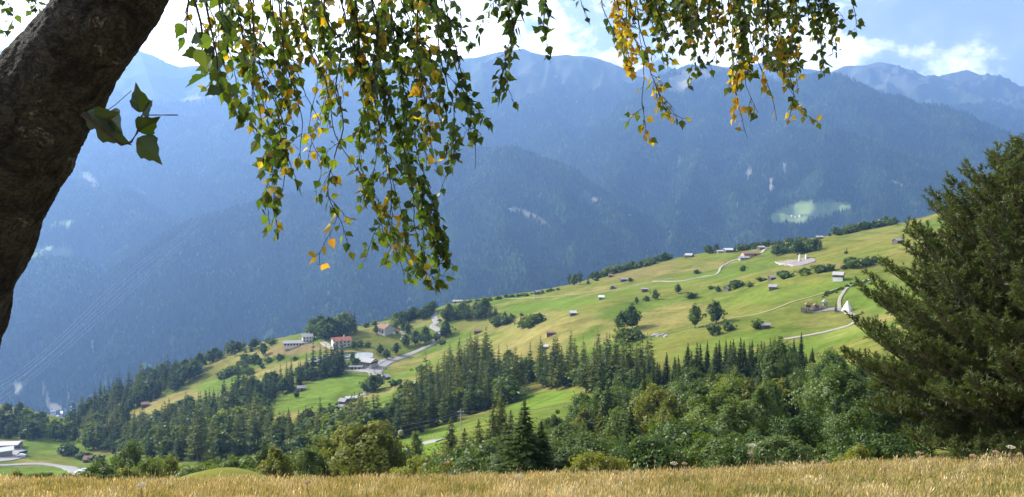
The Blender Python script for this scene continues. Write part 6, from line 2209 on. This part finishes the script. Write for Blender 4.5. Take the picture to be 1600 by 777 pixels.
# the long curtain
strand([(340, -60), (362, 10), (375, 60), (385, 120), (405, 170), (408, 215)], 2.6, .047, 1.0, MXD)
strand([(380, -60), (395, 30), (410, 110), (440, 180), (447, 240), (440, 300), (420, 357)], (2.6, 2.8), .047, .95, MXD, rad=.003)
strand([(430, 150), (445, 220), (430, 270), (414, 300), (418, 345)], 2.75, .046, .85, G)
strand([(420, -60), (440, 20), (455, 90), (475, 140), (500, 190)], 2.7, .047, 1.05, MXD)
strand([(500, -60), (508, 30), (528, 60), (522, 130), (535, 200), (512, 290), (530, 345), (545, 385)], (2.6, 2.8), .047, .72, MXD, rad=.004)
strand([(530, 330), (520, 362), (505, 385), (500, 412)], 2.75, .05, .75, YL, side=.4)
strand([(450, -60), (480, 60), (510, 140), (528, 220), (560, 270), (590, 310)], 2.9, .046, .85, MIXY)
strand([(470, 20), (490, 120), (480, 200), (500, 262), (490, 300)], 2.9, .045, .9, MIXY)
strand([(540, -60), (560, 40), (575, 130), (560, 220), (580, 290), (610, 340), (630, 395)], (2.9, 3.0), .046, .85, G)
strand([(560, -60), (590, 30), (598, 110), (622, 200), (640, 280), (645, 350), (660, 420), (672, 452)], (2.9, 3.0), .045, 1.1, DK, rad=.004)
strand([(590, -60), (615, 60), (640, 160), (655, 250), (680, 330), (690, 390), (700, 410)], 3.0, .045, 1.15, DK)
strand([(600, -60), (612, 60), (630, 190), (650, 300), (660, 380), (640, 430)], 3.1, .044, 1.0, DK)
strand([(620, 160), (640, 240), (660, 310), (678, 380), (690, 432)], 3.0, .045, 1.1, (("dark", 4), ("green", 2), ("yellow", .3)))
strand([(600, 250), (620, 320), (628, 380), (655, 425), (683, 437)], 2.9, .048, .9, (("green", 5), ("mix", 1), ("yellow", .3)))
strand([(560, 270), (590, 330), (600, 370), (620, 400), (628, 430)], 2.85, .047, .95, (("green", 5), ("mix", 2)))
strand([(630, -60), (650, 40), (680, 110), (700, 180), (712, 240), (690, 300)], 3.1, .045, .9, DK)
strand([(660, -60), (690, 30), (712, 90), (725, 140), (742, 200), (742, 262)], (3.1, 3.0), .046, .72, (("green", 3), ("dark", 2), ("orange", .4)))
strand([(700, 120), (728, 150), (750, 180), (766, 186)], 3.05, .044, .8, G)
strand([(520, -40), (545, 60), (560, 100), (590, 130), (570, 200)], 2.8, .047, .9, MIXY)
strand([(480, -50), (500, 40), (510, 90)], 3.0, .045, 1.2, G)
strand([(560, -50), (590, 20), (640, 60), (660, 120)], 3.1, .045, 1.1, G)
strand([(640, -60), (680, 10), (715, 40), (732, 62)], 3.2, .045, 1.1, DK)
strand([(670, -50), (700, 0), (718, 20), (725, 45)], 3.2, .045, 1.1, DK)
strand([(430, -50), (420, 20), (400, 70), (388, 110)], 2.5, .047, 1.1, G)
# dark drooping bunch right of the gap, and its small neighbours
strand([(785, -60), (795, 20), (800, 60), (782, 110), (775, 160)], 2.9, .049, 1.15, DK)
strand([(800, -60), (812, 10), (800, 50), (790, 100), (800, 152)], 2.9, .049, 1.1, DK)
strand([(835, -60), (850, 0), (848, 40), (856, 80)], 3.0, .046, .9, DK, side=.5)
strand([(775, -50), (775, 5), (783, 15)], 3.0, .046, 1.0, DK, side=.5)
strand([(900, -60), (908, 0), (914, 22)], 3.2, .042, .7, G, side=.4)
# right curtain, thinner, with golden ends
strand([(950, -60), (962, 10), (985, 50), (1002, 100), (1000, 150), (1014, 212)], (3.3, 3.4), .044, .8, (("yellow", 4), ("mix", 2), ("green", 1.5)), rad=.003)
strand([(965, -60), (978, 30), (972, 70), (985, 108)], 3.3, .046, 1.2, YL)
strand([(985, -60), (1000, 30), (1015, 80), (1020, 120), (1042, 172), (1066, 186)], (3.3, 3.4), .044, .75, (("yellow", 3), ("mix", 3), ("green", 1)))
strand([(930, -60), (940, 0), (955, 40), (962, 60)], 3.2, .044, .9, MIXY)
strand([(1010, -60), (1030, 20), (1045, 50), (1060, 78)], 3.3, .043, .95, G)
strand([(1050, -60), (1070, 20), (1085, 70), (1094, 108)], 3.4, .045, .95, G)
strand([(1080, -60), (1100, 0), (1108, 40), (1126, 70)], 3.4, .043, .95, MIXY)
strand([(1130, -60), (1140, 20), (1150, 60), (1160, 100), (1152, 145), (1172, 214)], (3.4, 3.5), .045, .75, (("yellow", 5), ("mix", 1), ("green", .5)), rad=.0035, bare=.55)
strand([(1150, -60), (1165, 30), (1175, 90), (1165, 130), (1185, 175)], 3.45, .046, .8, YL, bare=.6)
strand([(1170, -60), (1185, 20), (1180, 80), (1205, 140), (1215, 188)], 3.5, .046, .8, YL, bare=.55)
strand([(1200, -60), (1215, 20), (1222, 80), (1235, 120), (1250, 170), (1271, 192)], (3.4, 3.5), .043, .75, MIXY)
strand([(1140, -60), (1150, 0), (1158, 50), (1150, 95)], 3.4, .044, 1.2, (("dark", 3), ("green", 3), ("yellow", .6)))
strand([(1185, -60), (1200, 10), (1190, 60), (1205, 100)], 3.4, .044, 1.1, (("dark", 2), ("green", 3), ("yellow", .8)))
strand([(1230, -60), (1245, 10), (1240, 60), (1228, 120), (1240, 150)], 3.5, .044, 1.05, MIXY)
strand([(1250, -60), (1262, 20), (1278, 60), (1285, 98)], 3.5, .044, 1.0, (("dark", 3), ("green", 3), ("yellow", .5)))
strand([(1270, -60), (1290, 0), (1305, 30), (1310, 46)], 3.5, .043, .95, DK)
strand([(1310, -60), (1325, -5), (1334, 20), (1338, 44)], 3.5, .042, .7, DK, side=.5)
for k in range(12):
    x = 985 + 27 * k + rb_.uniform(-8, 8)
    strand([(x - 12, -60), (x, 0), (x + rb_.uniform(-6, 14), rb_.uniform(22, 55))], rb_.uniform(3.2, 3.6), .043, 1.05, (("dark", 3), ("green", 3), ("mix", 1), ("yellow", .5)))
ENV = [(300, 60), (335, 130), (400, 215), (420, 345), (455, 250), (500, 330), (560, 320), (620, 410), (670, 445), (700, 390), (715, 220), (742, 240), (765, 170)]
for k in range(15):
    x1 = 318 + 435 * (k + rb_.random()) / 15
    yb = np.interp(x1, [e[0] for e in ENV], [e[1] for e in ENV]) * rb_.uniform(.45, .97)
    x0 = x1 - rb_.uniform(10, 60) * min(1, yb / 250)
    pal_ = DK if x1 > 590 and rb_.random() < .7 else (MIXY if rb_.random() < .5 else MXD)
    strand([(x0 - 15, -60), (x0, 0), (x0 + (x1 - x0) * .35 + rb_.normal(0, 8), yb * .35), (x0 + (x1 - x0) * .75 + rb_.normal(0, 10), yb * .7), (x1, yb)], rb_.uniform(2.6, 3.3), .046, .85, pal_)
ENV = [(950, 55), (1000, 160), (1030, 130), (1060, 85), (1100, 100), (1160, 150), (1210, 130), (1250, 150), (1280, 95), (1320, 45)]
for k in range(16):
    x1 = 955 + 355 * (k + rb_.random()) / 16
    yb = np.interp(x1, [e[0] for e in ENV], [e[1] for e in ENV]) * rb_.uniform(.5, .95)
    x0 = x1 - rb_.uniform(5, 25)
    strand([(x0 - 12, -60), (x0, 0), (x0 + (x1 - x0) * .5 + rb_.normal(0, 6), yb * .5), (x1, yb)], rb_.uniform(3.2, 3.6), .044, .95, (("dark", 2), ("green", 3), ("mix", 2), ("yellow", 1.6)) if x1 > 1010 else YL)
# sprig on the trunk with large leaves, shade darkened into their tint, and leaves behind the trunk
sg_ = Spray()
D0 = 1.75
stem = [w_at(x, y, D0) - BO for x, y in ((130, 178), (150, 195), (172, 212), (190, 226), (205, 222), (214, 208), (222, 180), (252, 180), (278, 180))]
sg_.mb.tube(stem[:7], [.007, .006, .005, .004, .003, .0025, .002], 6)
sg_.mb.tube(stem[6:], [.0015, .0012, .0016], 5)
sg_.mb.tube([w_at(160, 178, D0) - BO, w_at(180, 164, D0) - BO, w_at(205, 142, D0) - BO], [.0014, .001, .001], 4)
for (bx, by), (tx_, ty_), sz_, pal_ in (((218, 176), (210, 133), .066, "dark"), ((215, 205), (246, 186), .056, "dark"), ((214, 216), (248, 254), .066, "green"), ((150, 192), (192, 222), .06, "dark"), ((165, 180), (200, 205), .07, "green"), ((150, 188), (180, 178), .06, "dark"), ((222, 178), (238, 158), .03, "dark"), ((135, 175), (168, 200), .06, "dark")):
    A, B = w_at(bx, by, D0) - BO, w_at(tx_, ty_, D0 - .02) - BO
    sg_.P.append(A); sg_.D.append(unit((B - A)[None])[0])
    n_ = np.array([rb_.normal(0, .25), -1, rb_.normal(0, .25)])
    dd = sg_.D[-1]
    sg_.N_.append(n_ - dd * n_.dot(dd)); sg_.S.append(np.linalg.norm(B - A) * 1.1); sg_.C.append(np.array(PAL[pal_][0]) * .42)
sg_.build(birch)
strand([(-60, -60), (10, 0), (20, 20), (12, 44)], 3.0, .036, .8, G)
strand([(20, -60), (50, -10), (62, 10), (78, 22)], 3.0, .036, 1.0, G)
strand([(80, -60), (85, -10), (78, 15)], 3.0, .036, 1.0, G)
# the limbs overhead that carry it all
lm = MB()
for pix, dd0, dd1, r0, r1 in (([(215, -95), (420, -150), (700, -140), (1000, -120), (1360, -75)], 2.1, 3.6, .045, .008), ([(250, -150), (450, -110), (650, -85), (830, -70)], 2.1, 3.1, .03, .006), ([(205, -80), (260, -85), (330, -65)], 2.1, 1.7, .02, .005), ([(180, -60), (120, -100), (30, -80), (-70, -65)], 2.2, 3.0, .025, .006), ([(600, -140), (900, -80), (1150, -62), (1300, -60)], 2.6, 3.45, .02, .005)):
    C = catmull([w_at(x, y, dd0 + (dd1 - dd0) * i / (len(pix) - 1)) for i, (x, y) in enumerate(pix)], 8) - BO
    lm.tube(list(C), list(np.linspace(r0, r1, len(C))), 8)
lm.build("limb", M_birch, birch, sm=True)
